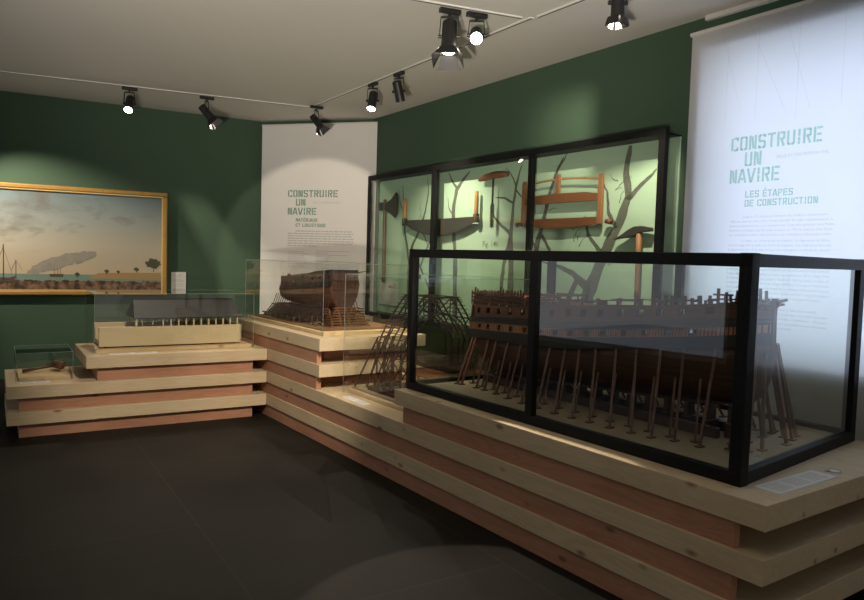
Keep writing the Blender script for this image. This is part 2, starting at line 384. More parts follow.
# ------------------------------------------------------------------ hulls
def interp(tab, s):
    if s <= tab[0][0]: return tab[0][1]
    for (a, va), (b, vb) in zip(tab, tab[1:]):
        if s <= b:
            t = (s-a)/(b-a); return va+(vb-va)*t
    return tab[-1][1]
HULLD  = planked('dark_hull_planks', (.055,.024,.016), (.08,.034,.022), 'z', .016, (.03,.012,.008), .5, .12)
HULLU  = planked('upper_hull_planks', (.085,.036,.024), (.125,.052,.032), 'z', .014, (.05,.02,.012), .5, .12)
FRAMEB = planked('hull_frames', (.30,.13,.065), (.40,.19,.10), 'y', .017, (.03,.012,.008), .55, .25)  # orange brightness of lit timbers is put into these tones
WALEB  = mat('black_wale', (.014,.012,.012), .5)
DARKW  = mat('dark_model_wood', (.060,.028,.020), .5)
REDW   = mat('red_brown_rod_wood', (.10,.036,.023), .45)
LTW    = planked('pale_deck_planks', (.42,.24,.15), (.55,.34,.22), 'x', .012, (.15,.07,.04), .5, .1)

ship = Thing('ship_model', 'largest ship model, dark hull propped by many slanting shores in the black framed case', 'ship model', FR, (.73,1.45,CZ0+.034))
TC = .73
SX = [(.43,0),(2.50,1)]
zrail = [(.43,1.300),(.57,1.331),(.70,1.317),(1.05,1.278),(1.56,1.248),(1.60,1.236),(1.95,1.206),(2.50,1.187)]
zw1t  = [(.43,1.272),(.57,1.259),(.706,1.244),(1.05,1.200),(1.554,1.153),(1.951,1.136),(2.5,1.107)]
zw1b  = [(.43,1.238),(.57,1.216),(.706,1.200),(1.05,1.164),(1.554,1.108),(1.951,1.092),(2.5,1.065)]
zw2t  = [(.43,1.200),(.57,1.176),(.706,1.158),(1.05,1.116),(1.554,1.060),(1.951,1.042),(2.5,1.017)]
zw2b  = [(.43,1.140),(.57,1.118),(.706,1.100),(1.05,1.059),(1.554,.992),(1.951,.975),(2.5,.965)]
zkeel = [(.43,.98),(.50,.87),(.60,.835),(.9,.805),(1.5,.768),(2.0,.738),(2.35,.722),(2.42,.80),(2.5,.93)]
def beam(s):
    q = (s-.43)/2.07
    b = .195*min(1, (max(q,0)/.16))**.5
    if q > .55: b *= 1 - .27*((q-.55)/.45)**2
    return max(b, .006)
def fullness(s):
    q = (s-.43)/2.07
    return .35 + .65*max(0, math.sin(PI*min(max(q*1.04,0),1)))**.55
def hull_pt(s, lev, sd):
    """lev: 0 rail, 1 wale1 top, 2 wale1 bottom, 3 wale2 top, 4 wale2 bottom, 4..5 the body down to the keel"""
    tabs = [zrail, zw1t, zw1b, zw2t, zw2b]
    B = beam(s)
    if lev <= 4:
        i = min(int(lev), 3); f = lev-i
        z = lerp(interp(tabs[i],s), interp(tabs[i+1],s), f)
        k = [.88,.94,.975,1.0,1.0]
        return (TC + sd*B*lerp(k[i],k[i+1],f), s, z)
    a = lev-4; zb = interp(zw2b,s); zk = interp(zkeel,s); F = fullness(s)
    z = lerp(zb, zk, a)
    w = (1-a**(1.2+3.2*F))**.9
    return (TC + sd*(B*w + .006), s, z)
def strip(levels, cols, holes=(), sides=(-1,1), off=0):
    mb = MB()
    for sd in sides:
        idx = {}
        for i, l in enumerate(levels):
            for j, s in enumerate(cols):
                p = hull_pt(s, l, sd); p = (p[0]+sd*off, p[1], p[2])
                idx[i,j] = len(mb.v); mb.v.append(p)
        for i in range(len(levels)-1):
            for j in range(len(cols)-1):
                if (i) in holes and holes[i](.5*(cols[j]+cols[j+1])): continue
                mb.f.append((idx[i,j], idx[i,j+1], idx[i+1,j+1], idx[i+1,j]))
    return mb
cols = [.43+.0035*i if i < 8 else .455+.0149*(i-7) for i in range(145)]; cols = [c for c in cols if c < 2.5]+[2.5]
upP = [2.48,2.41,2.3,2.18,2.06,1.94,1.82,1.68,1.545,1.43,1.305,1.17,1.04,.92,.785,.66]
loP = [2.38,2.28,2.16,2.03,1.9,1.76,1.63,1.51,1.39,1.27,1.13,.995,.855,.72]
def pcols(P_, w):
    c = sorted(set([x for x in cols if all(abs(x-p) > w/2+.004 for p in P_)] + [p+e for p in P_ for e in (-w/2, w/2)]))
    return [x for x in c if x <= 2.5]
inP = lambda P_, w: (lambda s: any(abs(s-p) < w/2 for p in P_))
body = strip([4,4.2,4.4,4.55,4.7,4.8,4.88,4.94,4.98,5], cols)
ship.part('hull_planking', body, HULLD, smooth=True, solid=.006)
ship.part('upper_strake', strip([0,.22,.70,1], pcols(upP,.042), {1:inP(upP,.042)}), HULLU, solid=.007)
ship.part('wale', strip([1,1.45], cols, off=.006), WALEB, solid=.012, label='upper black wale')
ship.part('wale', strip([1.6,2], cols, off=.006), WALEB, solid=.012, label='narrow black wale under the upper one')
ship.part('lower_strake', strip([1.4,1.62], cols), HULLU, solid=.005)
ship.part('frame_band', strip([2,2.2,2.85,3], pcols(loP,.038), {1:inP(loP,.038)}), FRAMEB, solid=.008, label='band of upright timbers tinted as if lit, between the wales')
ship.part('wale', strip([3,3.5,4], cols, off=.006), WALEB, solid=.014, label='wide lower black wale')
# stern panel and stem
ste = MB(); L_ = [0,1,2,3,4,4.3,4.5,4.7,4.85,5]
for i in range(len(L_)-1):
    a0, b0_ = hull_pt(2.5,L_[i],-1), hull_pt(2.5,L_[i],1); a1, b1_ = hull_pt(2.5,L_[i+1],-1), hull_pt(2.5,L_[i+1],1)
    ste.add([a0,b0_,b1_,a1],[(0,1,2,3)])
ship.part('stern_panel', ste, DARKW, solid=.008)
st_ = MB(); path = [(.425,1.36),(.428,1.27),(.424,1.14),(.424,1.05),(.438,.98),(.475,.89),(.55,.835)]
for a, b in zip(path, path[1:]): st_.bar((TC,a[0],a[1]),(TC,b[0],b[1]),.018,.028)
ship.part('stem', st_, DARKW)
kl = MB(); pts = [(s, interp(zkeel,s)) for s in (.55,.7,.9,1.2,1.5,1.8,2.0,2.35)]
for a, b in zip(pts, pts[1:]): kl.bar((TC,a[0],a[1]-.008),(TC,b[0],b[1]-.008),.02,.018)
kl.bar((TC,2.36,.72),(TC,2.47,.97),.018,.03)
ship.part('keel', kl, DARKW)
BZ = CZ0+.034
for i in range(15):
    s = .60+.122*i; z = interp(zkeel,s)-.017
    k = MB().box(TC-.045,TC+.045,s-.016,s+.016,BZ,BZ+(z-BZ)*.45).box(TC-.03,TC+.03,s-.012,s+.012,BZ+(z-BZ)*.45,z)
    ship.part('keel_block', k, DARKW, bevel=.001)
for t in (.62,.80):  # timbers added to block the bright background showing under the keel
    ship.part('added_ground_way', MB().box(t,t+.04,.62,2.38,BZ,BZ+.05), DARKW, bevel=.002)
# decks
dk = MB()
for a, b, lv in ((1.0,1.56,.12),(1.56,2.49,.05),(.50,1.0,.15)):
    cc = [x for x in cols if a <= x <= b]
    for x, y in zip(cc, cc[1:]):
        p, q = hull_pt(x,lv,-1), hull_pt(x,lv,1); r, s_ = hull_pt(y,lv,-1), hull_pt(y,lv,1)
        dk.add([p,q,s_,r],[(0,1,2,3)])
ship.part('deck', dk, LTW, solid=.004, label='paler planked top deck')
dk2 = MB(); cc = [x for x in cols if .5 <= x <= 2.49]
for x, y in zip(cc, cc[1:]):
    p, q = hull_pt(x,2.95,-1), hull_pt(x,2.95,1); r, s_ = hull_pt(y,2.95,-1), hull_pt(y,2.95,1)
    dk2.add([p,q,s_,r],[(0,1,2,3)])
ship.part('deck', dk2, LTW, solid=.004, label='lower gun deck inside the hull')
# poop palisade, quarterdeck bulwark
pp = MB(); s = 1.96; j = 0
while s < 2.50:
    for sd in (-1,1):
        x, y, z = hull_pt(s,0,sd); zt = 1.288 + (.02 if s > 2.47 else 0) + (.010 if j%3 == 0 else 0)
        pp.bar((x-sd*.0, y, z-.01),(x-sd*.014, y, zt),.009,.009)
    s += .0275; j += 1
for sd in (-1,1):
    for zz_, ww in ((1.216,.010),(1.243,.007),(1.266,.008)):
        for a, b in ((1.95,2.2),(2.2,2.5)):
            p, q = hull_pt(a,0,sd), hull_pt(b,0,sd); pp.bar((p[0]-sd*.006,a,zz_),(q[0]-sd*.006,b,zz_-.002),ww,.012)
for z_ in (1.21,1.24,1.27): pp.bar((TC-.13,2.5,z_),(TC+.13,2.5,z_),.008,.01)
for k in range(11): pp.bar((TC-.13+.026*k,2.5,1.19),(TC-.13+.026*k,2.5,1.285),.008)
ship.part('poop_bulwark', pp, DARKW)
for sd in (-1,1):
    pb = MB()
    cc = [1.965+.0245*i for i in range(23)]
    for i,(a, b) in enumerate(zip(cc, cc[1:])):
        if i in (6,9,14): continue
        p, q = hull_pt(a,0,sd), hull_pt(b,0,sd)
        pb.add([(p[0]-sd*.012,a,p[2]),(q[0]-sd*.012,b,q[2]),(q[0]-sd*.020,b,1.255),(p[0]-sd*.020,a,1.255)],[(0,1,2,3)])
    ship.part('poop_planking', pb, WALEB, solid=.004, label='black boarding behind the poop uprights')
for sd in (-1,1):
    qd = MB()
    cc = [1.555+.0405*i for i in range(11)]
    for i,(a, b) in enumerate(zip(cc, cc[1:])):
        if i in (2,5,8):
            zs = [(0,.3),(.75,1)]
        else: zs = [(0,1)]
        p, q = hull_pt(a,0,sd), hull_pt(b,0,sd); zt = 1.272 if a < 1.62 else 1.262
        for f0, f1 in zs:
            qd.add([(p[0]-sd*.004,a,lerp(p[2],zt,f0)),(q[0]-sd*.004,b,lerp(q[2],zt,f0)),(q[0]-sd*.008,b,lerp(q[2],zt,f1)),(p[0]-sd*.008,a,lerp(p[2],zt,f1))],[(0,1,2,3)])
    ship.part('quarterdeck_bulwark', qd, DARKW, solid=.006)
rl = MB()
for sd in (-1,1):
    # open rail over the quarterdeck and posts with light rail in the waist
    for s in (1.70,1.77,1.84,1.92): 
        x = hull_pt(s,0,sd)[0]-sd*.03; rl.bar((x,s,1.25),(x,s,1.297),.008)
    rl.bar((TC+sd*.14,1.69,1.297),(TC+sd*.14,1.95,1.290),.012,.014)
    for s in (1.05,1.20,1.34,1.455):
        x, y, z = hull_pt(s,0,sd); rl.bar((x-sd*.01,s,z-.01),(x-sd*.01,s,z+.042),.014)
    rl.bar((hull_pt(1.04,0,sd)[0]-sd*.01,1.04,1.308),(hull_pt(1.5,0,sd)[0]-sd*.01,1.52,1.284),.005,.006)
rl.bar((TC-.14,1.69,1.297),(TC+.14,1.69,1.297),.012)
ship.part('open_rail', rl, REDW)
# stair/grating pieces on the quarterdeck
gr = MB()
for i in range(9): gr.box(TC-.1,TC+.1,1.98+.025*i,1.99+.025*i,1.262,1.272)
for i in range(6): gr.box(TC-.14+.05*i,TC-.13+.05*i,1.97,2.2,1.256,1.262)
for i in range(9): gr.box(TC-.1,TC+.1,1.60+.03*i,1.612+.03*i,1.240,1.254)
ship.part('deck_beams', gr, FRAMEB)
# forecastle timberheads
fc = MB(); rr = random.Random(3)
for sd in (-1,1):
    s = .515
    while s < 1.0:
        x, y, z = hull_pt(s,0,sd); h = .018+.035*rr.random()+(.025 if s < .66 else 0)
        fc.bar((x,s,z-.01),(x-sd*.004+rr.uniform(-.004,.004),s+rr.uniform(-.006,.006),z+h),.011)
        if rr.random() < .6: 
            x2, _, z2 = hull_pt(s+.045,0,sd); fc.bar((x,s,z+.02),(x2,s+.045,z2+.02),.007,.008)
        s += .038
    fc.bar((hull_pt(.6,0,sd)[0],.56,1.368),(hull_pt(.6,0,sd)[0],.66,1.366),.009)
for s in (.50,.54,.60): fc.bar((TC-.16,s,1.325+.01*(s<.55)),(TC+.16,s,1.325),.012)
for k in range(7): fc.bar((TC-.12+.04*k,.50,1.27),(TC-.12+.04*k,.50,1.345+.01*(k%2)),.011)
ship.part('timberhead_row', fc, DARKW)
bh = MB()
bh.bar((TC,.45,1.28),(TC,.40,1.352),.016,.02); bh.bar((TC-.03,.40,1.345),(TC+.035,.39,1.356),.012,.012); bh.bar((TC,.44,1.32),(TC+.03,.395,1.335),.01)
bh.bar((TC-.02,.52,1.33),(TC,.42,1.315),.012,.02); bh.bar((TC-.03,.47,1.30),(TC+.02,.455,1.345),.011)
ship.part('beakhead', bh, REDW)
# shores
tops = [2.433,2.395,2.247,2.16,2.038,1.907,1.78,1.652,1.53,1.42,1.302,1.161,1.029,.879,.75,.608,.50]
feet = [.387,.395,.405,.40,.385,.355,.335,.320,.315,.315,.325,.326,.338,.350,.40,.41,.50]
def shore(s0, t0, s1, t1, z1, r=.006):
    mb = MB().bar((t0,s0,BZ+.004),(t1,s1,z1),2*r,2*r)
    mb.box(t0-.02,t0+.02,s0-.014,s0+.014,BZ,BZ+.007)
    ship.part('shore', mb, REDW)
for s, t in zip(tops, feet):
    for sd in (-1,1):
        x, y, z = hull_pt(s,4.02,sd)
        dsh = interp([(.5,.03),(.75,.06),(1.03,.135),(1.4,.155),(1.9,.08),(2.2,.06),(2.43,.07)], s)
        shore(s-dsh, TC+sd*(TC-t), s, x+sd*.008, z)
for i in range(15):
    s = .66+.122*i
    for sd in (-1,1):
        x, y, z = hull_pt(s+.02,4.55,sd)
        shore(s-.03, TC+sd*(abs(x-TC)+.10), s+.02, x+sd*.006, z, .005)
for k, (t0, s0, t1, s1, z1) in enumerate([(.53,.40,.66,.46,1.12),(.62,.385,.69,.435,1.10),(.83,.385,.76,.435,1.12),(.95,.42,.80,.44,1.14),(1.04,.45,.82,.455,1.14),(.70,.50,.72,.50,.88),(.86,.52,.76,.50,.90),(1.00,.55,.84,.52,.98),(.60,.52,.68,.52,.95)]):
    shore(s0, t0, s1, t1, z1, .007)

ship.o.matrix_world = FR @ Matrix.Translation((.73,1.45+.026,CZ0+.034)) @ Matrix.Diagonal((1,1.027,1,1))
# ------------------------------------------------------------------ acrylic covers
def cover(label, fr, x0, x1, y0, y1, z0, z1, base=None, bm=PINET, bh_=.03, inset=.012):
    t = Thing('glass_cover', label, 'display cover', fr, ((x0+x1)/2,(y0+y1)/2,z0))
    g = .005
    t.part('side_panel', MB().box(x0,x0+g,y0,y1,z0,z1), ACRYL); t.part('side_panel', MB().box(x1-g,x1,y0,y1,z0,z1), ACRYL)
    t.part('side_panel', MB().box(x0+g,x1-g,y0,y0+g,z0,z1), ACRYL); t.part('side_panel', MB().box(x0+g,x1-g,y1-g,y1,z0,z1), ACRYL)
    t.part('top_panel', MB().box(x0,x1,y0,y1,z1,z1+g), ACRYL)
    e = MB(); w = .0014
    for (a, b) in ((x0,y0),(x1,y0),(x0,y1),(x1,y1)): e.box(a-w,a+w,b-w,b+w,z0,z1+g)
    for z in (z1+g,):
        e.box(x0-w,x1+w,y0-w,y0+w,z-w,z+w).box(x0-w,x1+w,y1-w,y1+w,z-w,z+w).box(x0-w,x0+w,y0,y1,z-w,z+w).box(x1-w,x1+w,y0,y1,z-w,z+w)
    t.part('polished_edge', e, EDGE)
    if base: t.part('base_board', MB().box(x0+inset,x1-inset,y0+inset,y1-inset,z0,z0+bh_), bm, bevel=.002)
    return t
cover('tall clear cover on the highest wooden step, over the smaller hull', FR, .10, .96, 3.88, 5.66, Z[8], 1.43, True)
cover('clear cover over the slender timber frame model, next to the black case', FR, .16, 1.24, 2.66, 3.62, Z[4], 1.355, True, inset=.03)
cover('long clear cover over the model of the roofed dock', FL, .17, .80, .08, 1.43, Z[6], 1.12, True)
cover('smallest clear cover, over the wooden mallet at the left end', FL, .21, .74, 1.585, 1.995, Z[4], .640, True, inset=.02)

# ------------------------------------------------------------------ hull model on the slipway
h2 = Thing('ship_model', 'smaller dark ship hull on a stepped cradle before the white corner banner', 'ship model', FR, (.50,4.9,Z[8]+.03))
HB = planked('brown_hull_planks', (.075,.032,.017), (.11,.047,.023), 'z', .011, (.07,.03,.015), .4, .15)
BR = wood('brown_cradle_wood', (.20,.10,.048), (.14,.065,.03), 'y', 20, knots=False)
BRD = wood('dark_cradle_wood', (.075,.036,.022), (.05,.025,.015), 'y', 20, knots=False)
X2, A2, E2 = .50, 4.26, 5.50      # centre line, stern, bow
def h2p(q, lev, sd):
    s = lerp(A2, E2, q)
    zr = 1.352 - .11*q + .04*max(0,q-.75); zk = .985 + .04*q
    if lev <= 1: z = lerp(zr, zr-.075, lev)
    elif lev <= 2: z = lerp(zr-.075, zr-.12, lev-1)
    else: z = lerp(zr-.12, zk, min(lev-2,1)) 
    B = .19*(1-.30*max(0,.35-q)/.35)*(1 if q < .72 else max(0,1-((q-.72)/.28)**2.2)**.6)
    if lev > 2:
        a = min(lev-2,1); F = .45+.55*math.sin(PI*min(1,max(0,q*1.0)))**.6
        B = B*(1-a**(1.0+2.6*F))**.9
    else: B *= .9+.05*lev
    return (X2+sd*(B+.004), s, z)
def h2strip(levels, q0=0, q1=1, off=0, skip=None):
    mb = MB(); n = 48
    for sd in (-1,1):
        base = len(mb.v)
        for l in levels:
            for j in range(n+1):
                p = h2p(lerp(q0,q1,j/n), l, sd); mb.v.append((p[0]+sd*off,p[1],p[2]))
        for i in range(len(levels)-1):
            for j in range(n):
                if skip and skip(i,j): continue
                a = base+i*(n+1)+j; mb.f.append((a,a+1,a+n+2,a+n+1))
    return mb
h2.part('hull_planking', h2strip([2,2.2,2.4,2.6,2.75,2.86,2.94,3]), HB, smooth=True, solid=.006)
h2.part('upper_strake', h2strip([0,.3,.7,1], skip=lambda i,j: i==1 and j%5==2), DARKW, solid=.006)
h2.part('wale', h2strip([1,1.4,2], off=.004), WALEB, solid=.01)
b2 = MB()
for sd in (-1,1):
    for j in range(40):
        p = h2p(j/40*.98, 0, sd); h = .012 if j%2 else .022
        if j < 18: h = .018
        b2.bar((p[0],p[1],p[2]-.01),(p[0],p[1],p[2]+h),.008)
    for k in range(10):
        a, b = .042*k, .042*(k+1); p, q_ = h2p(a,0,sd), h2p(b,0,sd); h0 = .022-.018*max(0,(k-5)/4)
        b2.add([(p[0],p[1],p[2]-.005),(q_[0],q_[1],q_[2]-.005),(q_[0]-sd*.004,q_[1],q_[2]+h0),(p[0]-sd*.004,p[1],p[2]+h0)],[(0,1,2,3)])
        b2.bar((p[0],p[1],p[2]+h0),(q_[0],q_[1],q_[2]+h0),.008,.008)
    for a, b in ((.42,.6),(.6,.8),(.8,.93)):
        p, q_ = h2p(a,0,sd), h2p(b,0,sd); b2.bar((p[0],p[1],p[2]+.008),(q_[0],q_[1],q_[2]+.008),.008,.012)
p, q_ = h2p(0,0,-1), h2p(0,0,1); b2.add([(p[0],p[1],p[2]-.005),(q_[0],q_[1],q_[2]-.005),(q_[0],q_[1],q_[2]+.024),(p[0],p[1],p[2]+.024)],[(0,1,2,3)])
h2.part('bulwark', b2, WALEB)
d2 = MB()
for j in range(30):
    a, b = j/30*.97, (j+1)/30*.97
    d2.add([h2p(a,.35,-1),h2p(a,.35,1),h2p(b,.35,1),h2p(b,.35,-1)],[(0,1,2,3)])
h2.part('deck', d2, DARKW, solid=.004)
t2 = MB(); lv = [0,1,2,2.3,2.6,2.8,3]
for a, b in zip(lv, lv[1:]): t2.add([h2p(0,a,-1),h2p(0,a,1),h2p(0,b,1),h2p(0,b,-1)],[(0,1,2,3)])
h2.part('stern_panel', t2, DARKW, solid=.008)
sg = MB()
for k in range(7): sg.box(X2-.115+.034*k, X2-.095+.034*k, A2-.014, A2-.004, 1.22, 1.26)
sg.box(X2-.125,X2+.125,A2-.02,A2-.002,1.28,1.292).box(X2-.125,X2+.125,A2-.02,A2-.002,1.20,1.21)
h2.part('stern_gallery', sg, BRD)
h2.part('boom', MB().tube([(X2+.1,A2+.02,1.345),(X2+.16,A2-.10,1.372)],[.006,.004]), DARKW)
s2 = MB(); s2.bar((X2,E2,1.30),(X2,E2-.01,1.15),.016,.03).bar((X2,E2-.01,1.15),(X2,E2-.10,1.02),.016,.03).bar((X2,E2-.09,1.03),(X2,A2+.06,.985),.016,.02)
h2.part('keel', s2, DARKW)
zb = Z[8]+.03
cr = MB()
cr.box(X2-.34,X2+.42,4.00,5.60,zb,zb+.014)
h2.part('slipway_floor', cr, BR)
cr = MB()
for i in range(7):
    w = .22-.018*i; cr.box(X2-w,X2+w,4.24+.02*i,5.60-.01*i,zb+.016+.018*i,zb+.030+.018*i)
h2.part('stepped_cradle', cr, BRD)
cr = MB()
for i in range(24):
    s = 4.30+.052*i
    for sd in (-1,1):
        cr.bar((X2+sd*.27,s,zb+.014),(X2+sd*.17,s,zb+.13),.008).bar((X2+sd*.17,s,zb+.12),(X2+sd*.13,s,1.10),.006)
for sd in (-1,1):
    cr.bar((X2+sd*.27,4.28,zb+.05),(X2+sd*.27,5.52,zb+.05),.01,.012); cr.bar((X2+sd*.17,4.28,zb+.13),(X2+sd*.17,5.52,zb+.13),.012)
h2.part('cradle_posts', cr, BRD)
cr = MB()
for i in range(8):    # light stacked steps at the stern end
    z = zb+.014+.022*i; e = .13-.012*i
    cr.box(X2-.20+.012*i,X2+.20-.012*i,4.27-e,4.27-e+.02,z,z+.010)
    for k in range(5): cr.box(X2-.17+.085*k-.006,X2-.17+.085*k+.006,4.27-e,4.27-e+.10,z-.012,z)
h2.part('cradle_stair', cr, BR)

# ------------------------------------------------------------------ slender timber frame model
sk = Thing('timber_frame_model', 'slender dark model of curved timber ribs and trestles left of the big ship', 'model', FR, (.72,3.1,Z[4]+.03))
kz = Z[4]+.03
SKM = mat('dark_stick_wood', (.028,.016,.013), .6, 0, .2); ORW = mat('orange_stick_wood', (.30,.12,.05), .5)
sk.part('base', MB().box(.22,1.18,2.71,3.585,kz,kz+.012), PLY)
sk.part('bed', MB().box(.27,1.12,2.84,3.42,kz+.012,kz+.040), SKM)
AP = [(-.37,.80),(-.34,.88),(-.30,.96),(-.25,1.04),(-.20,1.11),(-.155,1.17),(-.13,1.205),(.13,1.205),(.155,1.17),(.20,1.11),(.25,1.04),(.30,.96),(.35,.89)]
IP = [(-.30,.80),(-.26,.90),(-.20,.99),(-.12,1.06),(0,1.09),(.12,1.06),(.20,.99),(.26,.90),(.29,.84)]
for i, sv in enumerate((3.32,3.24,3.06,2.98)):
    mb = MB().tube([(.66+a, sv, b) for a, b in AP], .0072, 6)
    mb.tube([(.66+a, sv, b) for a, b in IP], .006, 6)
    for (a, za), (b, zb_) in (((-.34,.88),(-.26,.90)),((-.25,1.04),(-.20,.99)),((-.13,1.2),(-.12,1.06)),((.25,1.04),(.20,.99)),((.30,.96),(.24,.93)),((-.13,1.2),(.0,1.09)),((.13,1.2),(0,1.09)),((.13,1.2),(.12,1.06)),((-.25,1.04),(-.13,1.06)),((.25,1.04),(.13,1.06))):
        mb.bar((.66+a,sv,za),(.66+b,sv,zb_),.0068)
    sk.part('rib', mb, SKM, smooth=True)
rg = MB()
for i in range(len(AP)-1):
    (a, za), (b, zb_) = AP[i], AP[i+1]
    for f in (0,.5): 
        if i == 6 and f: continue
        x_ = .66+lerp(a,b,f); z_ = lerp(za,zb_,f)+.005
        rg.bar((x_,2.94,z_),(x_,3.36,z_),.0056)
sk.part('rungs', rg, SKM)
for i, sv in enumerate((3.32,3.22,3.08,2.98)):
    mb = MB()
    for t in (.29,.36,.94,1.0):
        mb.bar((t,sv,kz+.04),(t,sv,.86),.0105)
    mb.bar((.29,sv,.58),(.38,sv,.72),.0068).bar((.38,sv,.58),(.29,sv,.72),.0068).bar((.29,sv,.72),(.38,sv,.84),.0068).bar((.94,sv,.58),(1.0,sv,.72),.0068).bar((1.0,sv,.58),(.94,sv,.72),.0068)
    mb.bar((.27,sv,.74),(1.02,sv,.74),.0068)
    sk.part('trestle', mb, SKM)
lg = MB()
for t in (.24,.31,.38): 
    lg.bar((t,3.57-.06*(t>.3),kz+.02),(t+.06,3.33,.88),.0105)
lg.bar((.30,3.48,kz+.02),(.33,3.34,.84),.008).bar((.36,3.42,kz+.02),(.36,3.22,.80),.008)
for t in (1.02,1.10): lg.bar((t,2.72,kz+.02),(t,2.88,.88),.0068)
for sv in (3.30,3.14,2.98): lg.bar((.30,sv,kz+.04),(.38,sv-.12,.84),.008)
sk.part('raking_struts', lg, SKM)
pf = MB()
for t in (.44,.56,.84,.96): pf.bar((t,2.84,.625),(t,3.25,.625),.010).bar((t,2.84,.575),(t,3.25,.575),.008)
for i in range(12): pf.bar((.42,2.84+.037*i,.632),(1.02,2.84+.037*i,.632),.008)
for s in (2.86,2.98,3.10,3.23):
    for t in (.45,1.0): pf.bar((t,s,kz+.04),(t,s,.63),.010)
sk.part('working_platform', pf, ORW, label='orange-brown platform between the trestles')
hw = MB()
for i in range(16):
    a = PI*i/15; hw.tube([(.72+.22*math.cos(PI*j/10),2.88+.024*i,.80-.16*math.sin(PI*j/10)) for j in range(11)], .004, 5)
sk.part('hull_ribs', hw, SKM)
bl = MB()
for s in (3.44,3.36): bl.box(.40,.52,s-.02,s+.02,kz+.04,kz+.075)
sk.part('blocks', bl, SKM)

# ------------------------------------------------------------------ roofed dock model
dm = Thing('dock_model', 'pale wooden dock model with a dark slate roof carried on a row of small posts', 'model', FL, (.5,.75,Z[6]+.03))
dz = Z[6]+.03
BAL = wood('pale_limewood', (.64,.53,.33), (.58,.46,.27), 'y', 12, knots=False)
dm.part('plinth_foot', MB().box(.28,.70,.21,1.34,dz,dz+.012), SKM, label='thin black foot')  # thin dark foot, set in a little under the basin
q = MB().box(.25,.275,.17,1.385,dz+.012,.835).box(.70,.725,.17,1.385,dz+.012,.835).box(.25,.725,.17,.19,dz+.012,.835).box(.275,.70,.19,1.37,dz+.012,dz+.05)
q.box(.33,.345,.19,1.37,dz+.05,.80).box(.63,.645,.19,1.37,dz+.05,.80)
dm.part('dock_basin', q, BAL, bevel=.002)
for i in range(13):
    s = .20+.066*i
    for t in (.29,.685):
        if i == 12 or (t < .5 and i == 11): continue
        dm.part('post', MB().box(t-.007,t+.007,s-.006,s+.006,.835,.915), BAL)
ar = MB()
for t in (.29,.685):
    ar.box(t-.006,t+.006,.19,1.09,.905,.918)
    for s0 in (.995,):
        ar.tube([(t,s0+.035-.0,.845),(t,s0+.045,.88),(t,s0+.015,.905),(t,s0-.02,.905),(t,s0-.055,.88),(t,s0-.045,.845)],.004,6)
dm.part('arched_plate', ar, BAL)
for t in (.29,.685): dm.part('corner_post', MB().box(t-.008,t+.008,1.075,1.091,.835,.918), BAL)
SLATE = planked('slate_roof', (.030,.028,.027), (.042,.039,.037), 'z', .012, (.035,.032,.03), .6, .12)
rf = MB(); ex0, ex1, cx_ = .255, .72, .4875
rf.add([(ex0,.165,.905),(ex0,1.105,.905),(cx_,1.075,1.055),(cx_,.195,1.055),(ex1,.165,.905),(ex1,1.105,.905)],[(0,1,2,3),(3,2,5,4),(0,3,4),(1,5,2)])
dm.part('roof', rf, SLATE, solid=.008)
dm.part('ridge', MB().box(cx_-.006,cx_+.006,.195,1.075,1.055,1.064), SKM)
MAL = Thing('mallet', 'old brown wooden mallet with round head lying inside the smallest clear cover', 'mallet', FL, (.45,1.78,Z[4]+.03))
ml = Z[4]+.030
MW = wood('old_brown_wood', (.15,.062,.035), (.09,.036,.02), 'y', 30, knots=False, rough=.45)
MAL.part('handle', MB().tube([(.44,1.94,ml+.020),(.47,1.84,ml+.030),(.50,1.70,ml+.045)],[.016,.011,.010],10), MW, smooth=True)
MAL.part('head', MB().tube([(.42,1.655,ml+.05),(.44,1.66,ml+.05),(.50,1.675,ml+.052),(.57,1.69,ml+.052),(.59,1.695,ml+.05)],[.028,.034,.036,.034,.028],14), MW, smooth=True)
MAL.part('peg', MB().tube([(.52,1.65,ml+.055),(.53,1.62,ml+.062)],[.014,.010],8), MW)

# ------------------------------------------------------------------ labels lying on the platforms
def desk_label(label, fr, x0, x1, y0, y1, z, rot=False, mat_=PAPER):
    t = Thing('info_label', label, 'label', fr, ((x0+x1)/2,(y0+y1)/2,z))
    t.part('plate', MB().box(x0,x1,y0,y1,z,z+.004), mat_)
    return t
def label_lines(t, x0, x1, y0, y1, z, n, along='y', blocks=1, seed=1):
    mb = MB(); r = random.Random(seed)
    for b_ in range(blocks):
        for i in range(n):
            if along == 'y':      # text runs along y (toward -y), lines step in x
                xx = lerp(x1, x0, (i+1)/(n+1)); a = lerp(y1,y0,(b_+.06)/blocks); e = lerp(y1,y0,(b_+.92)/blocks)
                e = lerp(e, a, r.random()*.12)
                mb.box(xx-.0018,xx+.0018,e,a,z+.004,z+.0046)
            else:
                yy = lerp(y0, y1, 1-(i+1)/(n+1)); a = lerp(x0,x1,(b_+.06)/blocks); e = lerp(x0,x1,(b_+.92)/blocks)
                e = lerp(e, a, r.random()*.12)
                mb.box(a,e,yy-.0018,yy+.0018,z+.004,z+.0046)
    t.part('text_lines', mb, PINK)
t = desk_label('large printed label on the near platform end beside the black case', FR, .17,.62,.045,.155, Z[6])
label_lines(t, .19,.60,.055,.145, Z[6], 7, 'x', 3)
t = Thing('touch_tag', 'round white tag with black outline beside the large printed label', 'tag', FR, (.70,.095,Z[6]))
t.part('disc', MB().tube([(.70,.095,Z[6]),(.70,.095,Z[6]+.004)], .032, 20), PAPER)
mb = MB(); 
